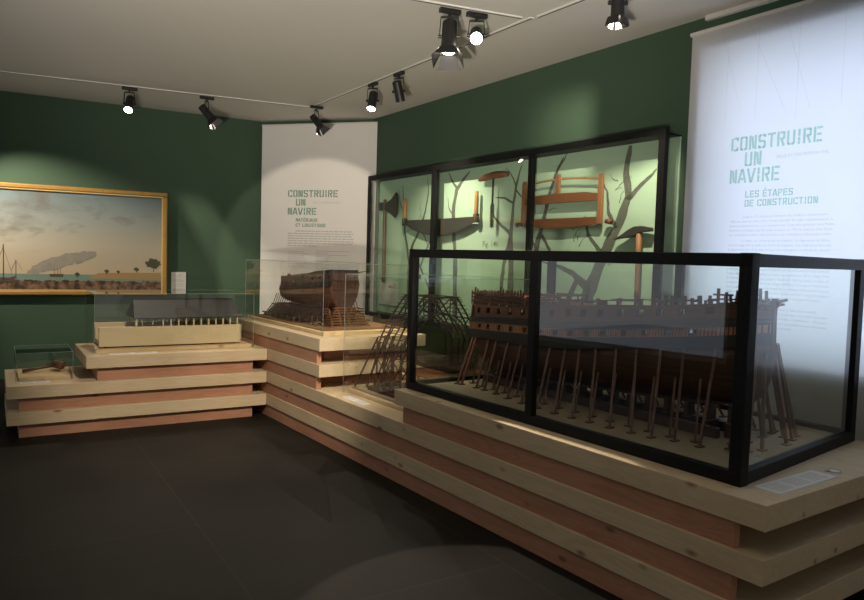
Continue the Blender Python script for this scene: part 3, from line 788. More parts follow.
for k in range(20):
    a, b = 2*PI*k/20, 2*PI*(k+1)/20
    mb.bar((.70+.026*math.cos(a),.095+.026*math.sin(a),Z[6]+.0045),(.70+.026*math.cos(b),.095+.026*math.sin(b),Z[6]+.0045),.003,.001)
mb.bar((.675,.098,Z[6]+.0045),(.655,.115,Z[6]+.0045),.006,.001)
t.part('outline', mb, BLACKP)
t = desk_label('small white label on the lower step before the slender timber frame model', FR, .045,.115,3.10,3.42, Z[4]); label_lines(t, .05,.11,3.11,3.41, Z[4], 5, 'y', 2)
t = desk_label('narrow white label before the roofed dock model', FL, .05,.115,.95,1.33, Z[6]); label_lines(t, .055,.11,.96,1.32, Z[6], 5, 'y', 2)
t = desk_label('narrow white label before the mallet cover at the left platform end', FL, .10,.17,1.76,1.97, Z[4]); label_lines(t, .105,.165,1.77,1.96, Z[4], 5, 'y', 2)

# ------------------------------------------------------------------ wall case with tools
D = .165
wc = Thing('wall_case', 'wide black framed wall case of old tools with pale green back printed with trees', 'wall case', FW, (-D/2,3.7,.83))
wy0, wy1, wz0, wz1 = 1.598, 5.69, .835, 2.405
fw = .052
for (a, b) in ((wy0,wy0+fw),(2.895,2.945),(4.305,4.375),(wy1-fw*.8,wy1)):
    wc.part('upright', MB().box(-D,-D+.04,a,b,wz0+.045,wz1-.045), BLACKM, bevel=.002)
wc.part('top_rail', MB().box(-D,0,wy0,wy1,wz1-.05,wz1-.040), BLACKM); wc.part('top_rail', MB().box(-D,-D+.04,wy0,wy1,wz1-.045,wz1), BLACKM, bevel=.002)
wc.part('bottom_rail', MB().box(-D,-.001,wy0,wy1,wz0,wz0+.045), BLACKM, bevel=.002)
wc.part('back_panel', MB().box(-.012,-.001,wy0,wy1,wz0+.045,wz1-.05), MINT, label='pale green back panel')
wc.part('glass_pane', MB().box(-D+.012,-D+.018,wy0+fw,2.895,wz0+.045,wz1-.05), GLASS)
wc.part('glass_pane', MB().box(-D+.012,-D+.018,2.945,4.305,wz0+.045,wz1-.05), GLASS)
wc.part('glass_pane', MB().box(-D+.012,-D+.018,4.375,wy1-fw*.8,wz0+.045,wz1-.05), GLASS)
wc.part('end_glass', MB().box(-D+.04,-.012,wy0+.004,wy0+.010,wz0+.045,wz1-.05), GLASS)
wc.part('end_glass', MB().box(-D+.04,-.012,wy1-.010,wy1-.004,wz0+.045,wz1-.05), GLASS)
# printed trees: (y,z,width) strokes on the back panel
def tree(strokes):
    mb = MB(); r = random.Random(len(strokes)*7+int(abs(strokes[0][0][0])*31))
    for st in strokes:
        n = len(st)
        # subdivide with a little wander
        P_ = []
        for (a, b) in zip(st, st[1:]):
            for k in range(4):
                f = k/4; P_.append((lerp(a[0],b[0],f)+r.uniform(-.006,.006)*(k>0), lerp(a[1],b[1],f), lerp(a[2],b[2],f)*r.uniform(.85,1.15)))
        P_.append(st[-1])
        vs = []
        for i, p in enumerate(P_):
            q0, q1 = P_[max(i-1,0)], P_[min(i+1,len(P_)-1)]
            d = Vector((q1[0]-q0[0], q1[1]-q0[1])).normalized(); nn = Vector((-d.y,d.x))*p[2]/2
            vs += [(-.0135,p[0]-nn.x,p[1]-nn.y),(-.0135,p[0]+nn.x,p[1]+nn.y)]
        mb.add(vs, [(2*i,2*i+1,2*i+3,2*i+2) for i in range(len(P_)-1)])
    return mb
def twigs(base, n, seed, L=.14):
    r = random.Random(seed); out = []
    for i in range(n):
        y, z = base[0]+r.uniform(-.05,.05), base[1]+r.uniform(-.12,.12)
        a = r.uniform(.2,2.9); l = L*r.uniform(.4,1)
        out.append([(y,z,.009),(y+math.cos(a)*l*.5,z+math.sin(a)*l*.5,.006),(y+math.cos(a+.3)*l,z+math.sin(a+.3)*l,.003)])
    return out
T1 = [[(1.80,2.34,.03),(1.9,2.25,.045)][:0] or [(2.02,2.345,.035),(2.05,2.15,.055),(2.02,1.98,.07),(2.12,1.75,.085),(2.24,1.55,.10),(2.38,1.25,.12),(2.36,.9,.15)],
      [(2.03,1.96,.05),(1.93,2.04,.035),(1.82,2.12,.022),(1.78,2.16,.008)], [(2.12,1.76,.04),(2.2,1.87,.03),(2.22,2.02,.02),(2.27,2.1,.008)],
      [(2.24,1.55,.04),(2.40,1.72,.03),(2.44,1.86,.012)], [(2.36,1.3,.07),(2.55,1.42,.05),(2.72,1.47,.03),(2.9,1.50,.012)], [(2.50,1.36,.05),(2.62,1.15,.07),(2.6,.9,.09)]] + twigs((2.5,1.65),5,2)+twigs((2.1,2.0),4,5)
T2 = [[(2.70,2.33,.012),(2.78,2.2,.03),(2.86,2.0,.04),(2.92,1.8,.05),(3.0,1.55,.06),(3.05,1.2,.075),(3.06,.9,.09)], [(2.77,2.22,.02),(2.70,2.30,.016),(2.66,2.36,.008)],
      [(2.92,1.72,.03),(2.82,1.60,.03),(2.78,1.48,.02)], [(2.98,1.6,.03),(3.10,1.75,.02),(3.14,1.8,.008)]] + twigs((2.85,1.9),4,11)
T3 = [[(3.20,2.32,.012),(3.27,2.15,.03),(3.30,1.95,.035),(3.32,1.75,.05),(3.30,1.45,.075),(3.30,.9,.10)], [(3.31,1.73,.035),(3.44,1.80,.03),(3.55,1.88,.018),(3.62,1.98,.008)],
      [(3.30,2.0,.022),(3.42,2.05,.02),(3.55,2.06,.008)], [(3.32,1.72,.03),(3.38,1.55,.04),(3.42,1.35,.05),(3.44,.95,.06)], [(3.28,2.12,.018),(3.20,2.05,.014),(3.08,1.98,.006)], [(3.27,2.15,.018),(3.35,2.26,.01),(3.42,2.31,.005)]]
T4 = [[(3.95,2.33,.012),(4.06,2.25,.035),(4.16,2.16,.05),(4.2,2.0,.055),(4.19,1.8,.055),(4.16,1.6,.06),(4.14,1.3,.07),(4.12,.9,.08)], [(4.15,2.18,.03),(4.24,2.26,.022),(4.30,2.34,.01)], [(4.18,1.9,.02),(4.28,2.0,.014),(4.30,2.1,.006)]]
T5 = [[(4.68,2.32,.01),(4.66,2.16,.02),(4.70,2.0,.026),(4.80,1.8,.034),(4.95,1.62,.04),(5.0,1.4,.05),(5.0,.95,.08)], [(5.18,2.28,.01),(5.14,2.1,.02),(5.12,1.9,.032),(5.08,1.7,.04),(5.0,1.45,.04)],
      [(5.12,1.95,.02),(5.22,2.1,.014),(5.26,2.25,.006)], [(4.8,1.8,.02),(4.70,1.72,.016),(4.62,1.6,.008)], [(4.96,1.6,.03),(4.75,1.38,.03),(4.60,1.2,.03)], [(4.5,2.1,.006),(4.52,1.95,.012),(4.55,1.75,.016),(4.66,1.6,.02),(4.78,1.4,.03)]] + twigs((4.8,1.9),5,3)+twigs((5.1,1.8),4,4)
for T_ in (T1,T2,T3,T4,T5): wc.part('printed_tree', tree(T_), TREEIN)
V, F = text_mesh([('Fig. 140.',0,0,None)], .075)
for (y, z) in ((3.72,1.62),(1.62+.62,1.50),(4.86,1.30)):
    mb = MB(); mb.add([(-.0135, y-a, z+b_) for a, b_ in V], F); wc.part('caption', mb, TREEIN)
# ---- tools, held just off the back panel
STEEL = mottled('dark_iron', (.035,.033,.030), (.07,.062,.052), 20, .45)
TW = wood('warm_tool_wood', (.25,.105,.05), (.17,.068,.034), 'y', 25, knots=False, rough=.45)
TWZ = wood('warm_tool_wood_upright', (.36,.17,.08), (.26,.11,.05), 'z', 25, knots=False, rough=.45)
TWL = wood('light_tool_wood', (.50,.27,.11), (.42,.20,.08), 'z', 25, knots=False, rough=.45)
X0 = -.062
ax = Thing('broad_axe', 'broad axe with flared dark blade at the left end of the wall case', 'axe', FW, (X0,5.45,.95))
ax.part('blade', MB().prism([(5.58,2.115),(5.44,2.10),(5.33,2.13),(5.22,2.205),(5.195,2.16),(5.185,2.07),(5.20,1.975),(5.24,1.93),(5.32,1.975),(5.44,2.02),(5.58,2.02)], 0, X0-.012, X0+.012), STEEL, bevel=.006)
ax.part('handle', MB().tube([(X0,5.47,2.14),(X0,5.47,1.9),(X0,5.465,1.5),(X0,5.455,1.22)],[.018,.020,.019,.022],10), mat('grey_brown_handle', (.17,.10,.065), .5), smooth=True)
# whaleback two-handed saw
sw = Thing('two_handed_saw', 'broad dark saw blade with curved belly and two upright wooden handles', 'saw', FW, (X0,4.4,1.75))
n = 24
poly = [(lerp(5.02,3.78,i/n), 1.895-.002*math.sin(PI*i/n)) for i in range(n+1)]
bot = [(lerp(3.78,5.02,i/(n*2)), 1.855-.125*math.sin(PI*i/(n*2))**.8 - (.010 if i%2 else 0)) for i in range(n*2+1)]
vs = MB(); 
top_ = [(X0,p[0],p[1]) for p in poly]
bt = [(X0, lerp(5.02,3.78,i/n), 1.855-.125*max(0,math.sin(PI*i/n))**.8) for i in range(n+1)]
vs.add(top_+bt, [(i,i+1,n+2+i,n+1+i) for i in range(n)])
for i in range(60):
    f = i/60; y = lerp(5.0,3.8,f); z = 1.855-.125*max(0,math.sin(PI*f))**.8
    vs.add([(X0,y,z+.004),(X0,y-.018,z+.004),(X0,y-.009,z-.012)],[(0,1,2)])
sw.part('blade', vs, STEEL, solid=.003)
for y in (5.035,3.765):
    sw.part('handle', MB().tube([(X0,y,1.86),(X0,y,1.95),(X0,y,2.06),(X0,y,2.125)],[.018,.022,.021,.017],10), TWL, smooth=True)
    sw.part('ferrule', MB().box(X0-.016,X0+.016,y-.028,y+.028,1.84,1.92), STEEL, bevel=.003)
au = Thing('auger', 'hand auger with horizontal red-brown handle and spiral bit hanging down', 'auger', FW, (X0,3.52,1.80))
au.part('handle', MB().tube([(X0,3.73,2.225),(X0,3.66,2.235),(X0,3.53,2.25),(X0,3.42,2.248),(X0,3.33,2.245)],[.016,.028,.030,.028,.018],10), TW, smooth=True)
sp = [(X0,3.53,2.23),(X0,3.53,2.0)]
au.part('shank', MB().tube(sp,.009,8), STEEL)
mb = MB()
for k in range(2): mb.tube([(X0+.014*math.cos(i*.7+k*PI),3.53+.017*math.sin(i*.7+k*PI),2.0-.0058*i) for i in range(36)], .006, 6)
mb.tube([(X0,3.53,2.0),(X0,3.53,1.785)],.005,6)
au.part('spiral_bit', mb, STEEL, smooth=True)
fs = Thing('frame_saw', 'large wooden frame saw with twisted cord above and long blade below', 'saw', FW, (X0,2.66,1.78))
for y in (3.10,2.24):
    fs.part('side_arm', MB().prism([(y-.022,1.79),(y+.022,1.79),(y+.020,2.0),(y+.018,2.13),(y+.012,2.16),(y-.012,2.16),(y-.018,2.13),(y-.022,2.0)], 0, X0-.013, X0+.013), TWZ, bevel=.003)
fs.part('stretcher', MB().prism([(3.08,1.965),(3.08,2.02),(2.9,2.035),(2.66,2.04),(2.4,2.035),(2.26,2.02),(2.26,1.965)], 0, X0-.011, X0+.011), TW, bevel=.003)
fs.part('toggle', MB().box(X0-.010,X0+.010,2.675,2.715,2.03,2.19), TWZ, bevel=.004)
mb = MB()
for k in range(2):
    mb.tube([(X0+.006*math.cos(i*.9+k*PI),lerp(3.10,2.24,i/90),2.125+.028*math.sin(PI*min(1,(i/90)/.47 if i/90<.47 else (1-i/90)/.53)*.5)+.006*math.sin(i*.9+k*PI)) for i in range(91)], .0045, 5)
fs.part('twisted_cord', mb, TWL)
fs.part('blade_bar', MB().prism([(3.10,1.79),(3.10,1.845),(2.24,1.845),(2.24,1.79),(2.6,1.765),(2.8,1.765)], 0, X0-.008, X0+.008), TW, bevel=.002, label='brown rusted blade')
for y0_ in (3.18,2.13): fs.part('grip', MB().tube([(X0,y0_,1.805),(X0,(y0_+2.66)/2+ (.22 if y0_>2.7 else -.22),1.81)],[.022,.017],10), TW, smooth=True)
ad = Thing('adze', 'adze with dark curved head on upright handle at right end of wall case', 'adze', FW, (X0,1.86,1.1))
ad.part('head', MB().prism([(2.09,1.672),(2.02,1.705),(1.95,1.745),(1.90,1.765),(1.84,1.768),(1.76,1.755),(1.755,1.73),(1.84,1.725),(1.88,1.70),(1.94,1.69),(2.02,1.683)], 0, X0-.022, X0+.022), STEEL, bevel=.006)
ad.part('handle', MB().tube([(X0,1.865,1.745),(X0,1.862,1.5),(X0,1.86,1.2),(X0,1.868,1.0)],[.022,.019,.018,.022],10), TWZ, smooth=True)
# paper notice inside the case glass
nt = Thing('paper_notice', 'white printed sheet with small drawing at the lower left of the wall case', 'notice', FW, (-.03,5.4,.97))
nt.part('sheet', MB().box(-.024,-.0225,5.20,5.61,.968,1.240), PAPER)
mb = MB(); r = random.Random(5)
for i in range(12):
    for (a, b) in ((5.58,5.47),(5.42,5.34),(5.31,5.23)):
        z = 1.20-.018*i
        if i < 5 and a < 5.5: continue
        mb.box(-.0255,-.024,b+r.random()*.02,a,z-.003,z)
mb.box(-.0255,-.024,5.25,5.58,1.218,1.223)
nt.part('text_lines', mb, PINK)
mb = MB(); mb.prism([(5.41,1.165),(5.33,1.155),(5.32,1.17),(5.36,1.19),(5.41,1.185)],0,-.0255,-.024)
for k in range(6): mb.box(-.0255,-.024,5.24+.014*k,5.244+.014*k,1.15,1.205)
nt.part('drawing', mb, INK)

# ------------------------------------------------------------------ hanging panels
FAB = mottled('white_fabric', (.74,.72,.69), (.78,.76,.73), 3, .85)
b1 = Thing('hanging_banner', 'white fabric banner in the room corner, titled Matériaux et logistique', 'banner', FK, (-.06,-.75,.72))
b1.part('cloth', MB().box(-.064,-.060,-1.492,-.015,.72,3.037), FAB)
b1.part('top_bar', MB().tube([(-.062,-1.494,3.04),(-.062,-.013,3.04)],.012,10), WHITEM)
XF = -.0645
stencil_part(b1, [('CONSTRUIRE',.374,2.185,.083,.056,.0125,.0155),('UN',.480,2.082,.083,.056,.0125,.0155),('NAVIRE',.374,1.975,.083,.056,.0125,.0155)], GRNINK, XF, None, None)
stencil_part(b1, [('MATÉRIAUX',.482,1.893,.040,.0275,.006,.008),('ET LOGISTIQUE',.482,1.832,.040,.0275,.006,.008)], GRNINK, XF, None, None, 'subtitle')
text_part(b1, [('SALLE DU DAUPHIN ROYAL',.70,2.112,.345)], .030, PINK, XF-.0006, None, 'small_text')
mb = MB()
for i in range(7): dashes(mb, XF, .48 if i==0 else .38, 1.235 if i<6 else .80, 1.775-.029*i, .0125, (.02,.07), .03, i)
mb2 = MB()
for i in range(8): dashes(mb2, XF, .385, .68, 1.535-.023*i-(.03 if i>4 else 0), .007, (.02,.05), .08, 20+i)
for i in range(12): dashes(mb2, XF, .752, 1.225 if i in (0,2) else .95, 1.545-.023*i, .007, (.02,.05), .10, 40+i)
b1.part('text_block', mb, PINK); b1.part('text_columns', mb2, PINK)
# right banner, translucent, in front of the window
FAB2 = bpy.data.materials.new('thin_white_fabric'); FAB2.use_nodes = True
nt_ = FAB2.node_tree; nt_.nodes.clear()
o_ = N(FAB2,'ShaderNodeOutputMaterial'); d_ = N(FAB2,'ShaderNodeBsdfDiffuse'); d_.inputs[0].default_value = (.74,.73,.72,1)
t_ = N(FAB2,'ShaderNodeBsdfTranslucent'); t_.inputs[0].default_value = (.80,.82,.86,1)
m_ = N(FAB2,'ShaderNodeMixShader'); m_.inputs[0].default_value = .42
LK(FAB2,d_.outputs[0],m_.inputs[1]); LK(FAB2,t_.outputs[0],m_.inputs[2]); LK(FAB2,m_.outputs[0],o_.inputs[0])
def film(name, col):
    m = bpy.data.materials.new(name); m.use_nodes = True; m.node_tree.nodes.clear()
    o = N(m,'ShaderNodeOutputMaterial'); t = N(m,'ShaderNodeBsdfTransparent'); t.inputs[0].default_value = (*col,1); LK(m, t.outputs[0], o.inputs[0]); return m
MINTF = film('mint_printed_ink', (.74,.87,.80)); TEXTF = film('grey_printed_ink', (.66,.65,.68)); LINEF = film('faint_line_ink', (.955,.955,.955))
b2_ = Thing('hanging_banner', 'tall white fabric banner lit from the window behind, titled Les étapes de construction', 'banner', FW, (-.09,.6,.40))
XB = -.0934
b2_.part('cloth', MB().box(-.092,-.090,-.62,1.520,.40,2.985), FAB2)
b2_.part('top_bar', MB().tube([(-.091,-.63,2.99),(-.091,1.530,2.99)],.014,10), WHITEM)
# fw local y = -x ; text x measured as -(y)
# text x measured toward the near end: local y = -x
stencil_part(b2_, [('CONSTRUIRE',-1.195,2.207,.084,.0475,.0115,.0125),('UN',-1.100,2.110,.084,.0475,.0115,.0125),('NAVIRE',-1.195,2.012,.084,.0475,.0115,.0125)], MINTF, XB, None, None)
stencil_part(b2_, [('LES ÉTAPES',-1.085,1.922,.040,.0250,.0066,.0066),('DE CONSTRUCTION',-1.085,1.868,.040,.0250,.0066,.0066)], MINTF, XB, None, None, 'subtitle')
text_part(b2_, [('SALLE DU DAUPHIN ROYAL',-.902,2.140,.305)], .026, TEXTF, XB-.0006, None, 'small_text')
body_t = ["Jusqu'au 17e siècle, la formation des maîtres constructeurs", "s'effectue dans un cadre privé, souvent familial. Ni règles mathématiques, ni",
 "dessins préparatoires ne nous sont parvenus. L'Inspection générale de la Marine,", "Henri-Louis Duhamel du Monceau, propose en 1741 la création d'une École",
 "de construction et dote cette profession de connaissances théoriques solides.", "Le navire est construit sur un chantier. Un alignement de billots",
 "de bois supporte la quille sur toute sa longueur. Son inclinaison favorise", "le glissement lors de la mise à l'eau. Une orientation nord-sud du chantier",
 "prolongée par l'étrave (à l'avant) et l'étambot (à l'arrière, portant le gouvernail).", "Perpendiculairement à la quille sont fixés les membrures de la coque, dont",
 "la forme est donnée par les couples de levée d'abord, puis couples de", "remplissage. Le vaigrage et le bordage habillent la coque à l'intérieur",
 "puis à l'extérieur de la coque, pour terminer, au calfatage (imperméabilisation)", "de la coque, et à un doublage de protection. Cette opération consiste à insérer",
 "de l'étoupe entre les planches du bordage et à recouvrir la coque", "",
 "Ce n'est que lorsque la coque mise à l'eau qu'est installé", "le gréement du navire, soit de l'avant à l'arrière, les mâts portant",
 "la voilure : mât de misaine, grand mât et artimon. Chaque", "mât est fait de mâts superposés, dont l'ensemble peut atteindre", "une hauteur à peu près aussi long que haut."]
lines = []; z = 1.800
for i, s in enumerate(body_t):
    if i == 5: z -= .007
    if i == 8: z -= .090
    if i == 16: z -= .010
    ind = i in (0,5,16)
    x0_ = -1.095 if ind else -1.180
    w_ = {0:.51,1:.625,2:.64,3:.625,4:.625,5:.53,14:.58,16:.48,20:.43}.get(i,.625)
    if s: lines.append((s, x0_, z, w_))
    z -= .0272
text_part(b2_, lines, .0215, TEXTF, XB-.0006, None, 'text_block')
# faint drafting lines printed on the cloth
mb = MB()
for (a, b) in (((1.30,2.97),(1.15,2.45)),((1.12,2.97),(.86,2.40)),((.90,2.97),(.72,2.4)),((.80,2.97),(.80,2.35)),((1.05,2.97),(1.05,2.4)),((.55,2.97),(.55,2.4)),((.40,2.97),(.30,2.4)),((1.25,2.9),(1.25,2.35))):
    mb.bar((-.0925,a[0],a[1]),(-.0925,b[0],b[1]),.0022,.0008,up=(1,0,0))
b2_.part('drafting_lines', mb, LINEF)
b2_.o.matrix_world = FW @ Matrix.Translation((-.09+.052,.6,.40))

# ------------------------------------------------------------------ painting and wall label
pt = Thing('framed_painting', 'wide gilt-framed painting of a harbour under a cloudy sky on the green wall', 'painting', FB, (-.03,1.9,.985))
py0, py1, pz0, pz1 = .435, 3.35, .985, 2.158
PT = bpy.data.materials.new('harbour_picture'); PT.use_nodes = True
bs = PT.node_tree.nodes['Principled BSDF']; bs.inputs['Roughness'].default_value = .55
tc = N(PT,'ShaderNodeTexCoord'); sp_ = N(PT,'ShaderNodeSeparateXYZ'); LK(PT, tc.outputs['Object'], sp_.inputs[0])
zz_ = N(PT,'ShaderNodeMapRange'); zz_.inputs[1].default_value = 0.05; zz_.inputs[2].default_value = 1.13; LK(PT, sp_.outputs[2], zz_.inputs[0])
mpn = N(PT,'ShaderNodeMapping'); mpn.inputs['Scale'].default_value = (1,1.3,2.6); LK(PT, tc.outputs['Object'], mpn.inputs[0])
cl = N(PT,'ShaderNodeTexNoise'); cl.inputs['Scale'].default_value = 1.9; cl.inputs['Detail'].default_value = 8; cl.inputs['Roughness'].default_value = .6; cl.inputs['Distortion'].default_value = .4; LK(PT, mpn.outputs[0], cl.inputs['Vector'])
sky = N(PT,'ShaderNodeValToRGB'); e = sky.color_ramp.elements
e[0].position = .16; e[0].color = (.50,.40,.27,1); e[1].position = 1; e[1].color = (.11,.17,.19,1)
x_ = e.new(.45); x_.color = (.44,.40,.31,1); x_ = e.new(.72); x_.color = (.26,.29,.27,1)
LK(PT, zz_.outputs[0], sky.inputs[0])
# heavier grey cloud to the upper left
cy = N(PT,'ShaderNodeMath', operation='MULTIPLY_ADD'); cy.inputs[1].default_value = .13; cy.inputs[2].default_value = -.02; LK(PT, sp_.outputs[1], cy.inputs[0])
cz = N(PT,'ShaderNodeMath', operation='MULTIPLY_ADD'); cz.inputs[1].default_value = .32; LK(PT, zz_.outputs[0], cz.inputs[0]); LK(PT, cy.outputs[0], cz.inputs[2])
cs = N(PT,'ShaderNodeMath', operation='ADD'); LK(PT, cz.outputs[0], cs.inputs[0]); LK(PT, cl.outputs[0], cs.inputs[1])
cm = N(PT,'ShaderNodeMapRange'); cm.inputs[1].default_value = .66; cm.inputs[2].default_value = .88; cm.inputs[4].default_value = .85; LK(PT, cs.outputs[0], cm.inputs[0])
mx1 = N(PT,'ShaderNodeMix', data_type='RGBA'); mx1.inputs[7].default_value = (.13,.125,.11,1); LK(PT, cm.outputs[0], mx1.inputs[0]); LK(PT, sky.outputs[0], mx1.inputs[6])
# ground and water
gn = N(PT,'ShaderNodeTexNoise'); gn.inputs['Scale'].default_value = 16; gn.inputs['Detail'].default_value = 6; LK(PT, tc.outputs['Object'], gn.inputs['Vector'])
gr_ = N(PT,'ShaderNodeValToRGB'); e = gr_.color_ramp.elements; e[0].position=.38; e[0].color=(.04,.025,.015,1); e[1].position=.68; e[1].color=(.26,.15,.09,1)
LK(PT, gn.outputs[0], gr_.inputs[0])
wt = N(PT,'ShaderNodeRGB'); wt.outputs[0].default_value = (.17,.25,.20,1)
gt = N(PT,'ShaderNodeMath', operation='LESS_THAN'); gt.inputs[1].default_value = .165; LK(PT, zz_.outputs[0], gt.inputs[0])
mx2 = N(PT,'ShaderNodeMix', data_type='RGBA'); LK(PT, gt.outputs[0], mx2.inputs[0]); LK(PT, mx1.outputs[2], mx2.inputs[6]); LK(PT, wt.outputs[0], mx2.inputs[7])
hh = N(PT,'ShaderNodeMath', operation='MULTIPLY_ADD'); hh.inputs[1].default_value = .06; LK(PT, gn.outputs[0], hh.inputs[0]); LK(PT, zz_.outputs[0], hh.inputs[2])
g2 = N(PT,'ShaderNodeMath', operation='LESS_THAN'); g2.inputs[1].default_value = .13; LK(PT, hh.outputs[0], g2.inputs[0])
mx3 = N(PT,'ShaderNodeMix', data_type='RGBA'); LK(PT, g2.outputs[0], mx3.inputs[0]); LK(PT, mx2.outputs[2], mx3.inputs[6]); LK(PT, gr_.outputs[0], mx3.inputs[7])
LK(PT, mx3.outputs[2], bs.inputs['Base Color'])
cv = pt.part('canvas', MB().box(-.022,-.004,py0+.04,py1-.04,pz0+.04,pz1-.04), PT)
f1 = MB()
for (a, b, c, d) in ((py0,py1,pz0,pz0+.05),(py0,py1,pz1-.05,pz1),(py0,py0+.05,pz0+.05,pz1-.05),(py1-.05,py1,pz0+.05,pz1-.05)): f1.box(-.05,-.003,a,b,c,d)
pt.part('frame', f1, GOLD, bevel=.012)
f2 = MB(); 
for (a, b, c, d) in ((py0+.05,py1-.05,pz0+.05,pz0+.062),(py0+.05,py1-.05,pz1-.062,pz1-.05),(py0+.05,py0+.062,pz0+.062,pz1-.062),(py1-.062,py1-.05,pz0+.062,pz1-.062)): f2.box(-.04,-.02,a,b,c,d)
pt.part('inner_moulding', f2, mat('bright_gilt', (.72,.50,.20), .35, .4))
# painted details: thin flat shapes on the canvas
FORT = mat('painted_ochre', (.36,.24,.10), .6); SMK = mottled('painted_smoke', (.20,.19,.165), (.36,.33,.27), 14, .6); TRC = mat('painted_tree', (.06,.065,.03), .6); SHP = mat('painted_ship', (.08,.055,.035), .6)
xx = -.0235
pt.part('painted_bank', MB().prism([(1.25,1.17),(.50,1.16),(.50,1.245),(.85,1.24),(1.15,1.232),(1.20,1.205)],0,xx,xx+.001), FORT)
pt.part('painted_boat', MB().prism([(1.62,1.185),(1.50,1.185),(1.49,1.215),(1.63,1.215)],0,xx,xx+.001).box(xx,xx+.001,1.575,1.580,1.21,1.30).box(xx,xx+.001,1.545,1.55,1.21,1.29).box(xx,xx+.001,1.52,1.524,1.21,1.28), SHP)
mb = MB(); r = random.Random(4)
for k in range(26):
    f = k/25; y = lerp(1.80,1.22,f); z = 1.235+.20*f**.8+r.uniform(-.02,.02); rad = lerp(.02,.055,math.sin(PI*min(1,f*.75+.1)))
    mb.prism([(y+rad*1.5*math.cos(a*PI/6)*r.uniform(.8,1.1), z+rad*math.sin(a*PI/6)*r.uniform(.8,1.1)) for a in range(12)],0,xx-.00003*k,xx+.0005)
pt.part('painted_smoke', mb, SMK)
for y, z, rad in ((.58,1.345,.075),(.76,1.28,.03),(.95,1.25,.02),(1.07,1.25,.028),(1.36,1.215,.03)):
    mb = MB()
    for k in range(9 if rad > .05 else 5): mb.prism([(max(.487,y+r.uniform(-.6,.6)*rad*(rad>.05)+rad*math.cos(a*PI/5)*r.uniform(.5,1.0)), z+r.uniform(-.4,.4)*rad+rad*.5*math.sin(a*PI/5)*r.uniform(.6,1.1)) for a in range(10)],0,xx-.0004-.00003*k,xx)
    mb.box(xx-.0003,xx,y-.004,y+.004,z-rad*1.2,z)
    pt.part('painted_tree', mb, TRC)

mb = MB()
for y in (2.00,2.05): pass
mb.box(xx-.0004,xx,2.045,2.055,1.12,1.52).box(xx-.0004,xx,1.935,1.941,1.12,1.36).prism([(2.20,1.12),(1.96,1.12),(1.94,1.19),(2.0,1.17),(2.20,1.18)],0,xx-.0004,xx)
for (a, b) in (((2.05,1.50),(2.15,1.2)),((2.05,1.48),(1.97,1.2)),((1.938,1.35),(1.88,1.25)),((1.938,1.35),(1.98,1.25))): mb.bar((xx,a[0],a[1]),(xx,b[0],b[1]),.003,.0006,up=(1,0,0))
pt.part('painted_masts', mb, SHP)
lb_ = Thing('wall_label', 'small white printed label on the green wall right of the painting', 'label', FB, (-.01,.30,1.012))
lb_.part('card', MB().box(-.008,-.001,.222,.385,1.012,1.256), PAPER, bevel=.001)
mb = MB()
for i in range(15):
    if i in (3,7,11): continue
    mb.box(-.0088,-.008,.245+.02*(i%3==1),.365,1.225-.0135*i,1.229-.0135*i)
lb_.part('text_lines', mb, PINK)

# ------------------------------------------------------------------ lighting tracks (white, flush with the ceiling)
def track(label, p, q):
    o = bpy.data.objects.new('light_track', None); COL.objects.link(o); o.location = (*p, ZC); o['label'] = label; o['category'] = 'lighting track'
    p3, q3 = Vector((*p,ZC-.004)), Vector((*q,ZC-.004)); L0 = Vector((*p,ZC))
    d = (q3-p3).normalized(); n = Vector((-d.y,d.x,0))
    a = MB().bar(p3-L0, q3-L0, .035, .008); x = a.build('channel', WHITEM, o)
    g = MB().bar(p3-L0-Vector((0,0,.0045)), q3-L0-Vector((0,0,.0045)), .010, .002); g.build('slot', mat('track_slot', (.10,.09,.08), .5), o)
    return o
track('white ceiling track running along the back wall above the painting', (-4.9,6.22), (-1.356,7.802))
track('white ceiling track running along the right wall above the models', (-1.336,7.76), (.60,4.76))
track('short white ceiling track crossing the room toward the right wall', (-.45,4.38), (.53,4.772))
track('white ceiling track continuing over the near end of the big case', (.64,4.74), (1.75,3.10))

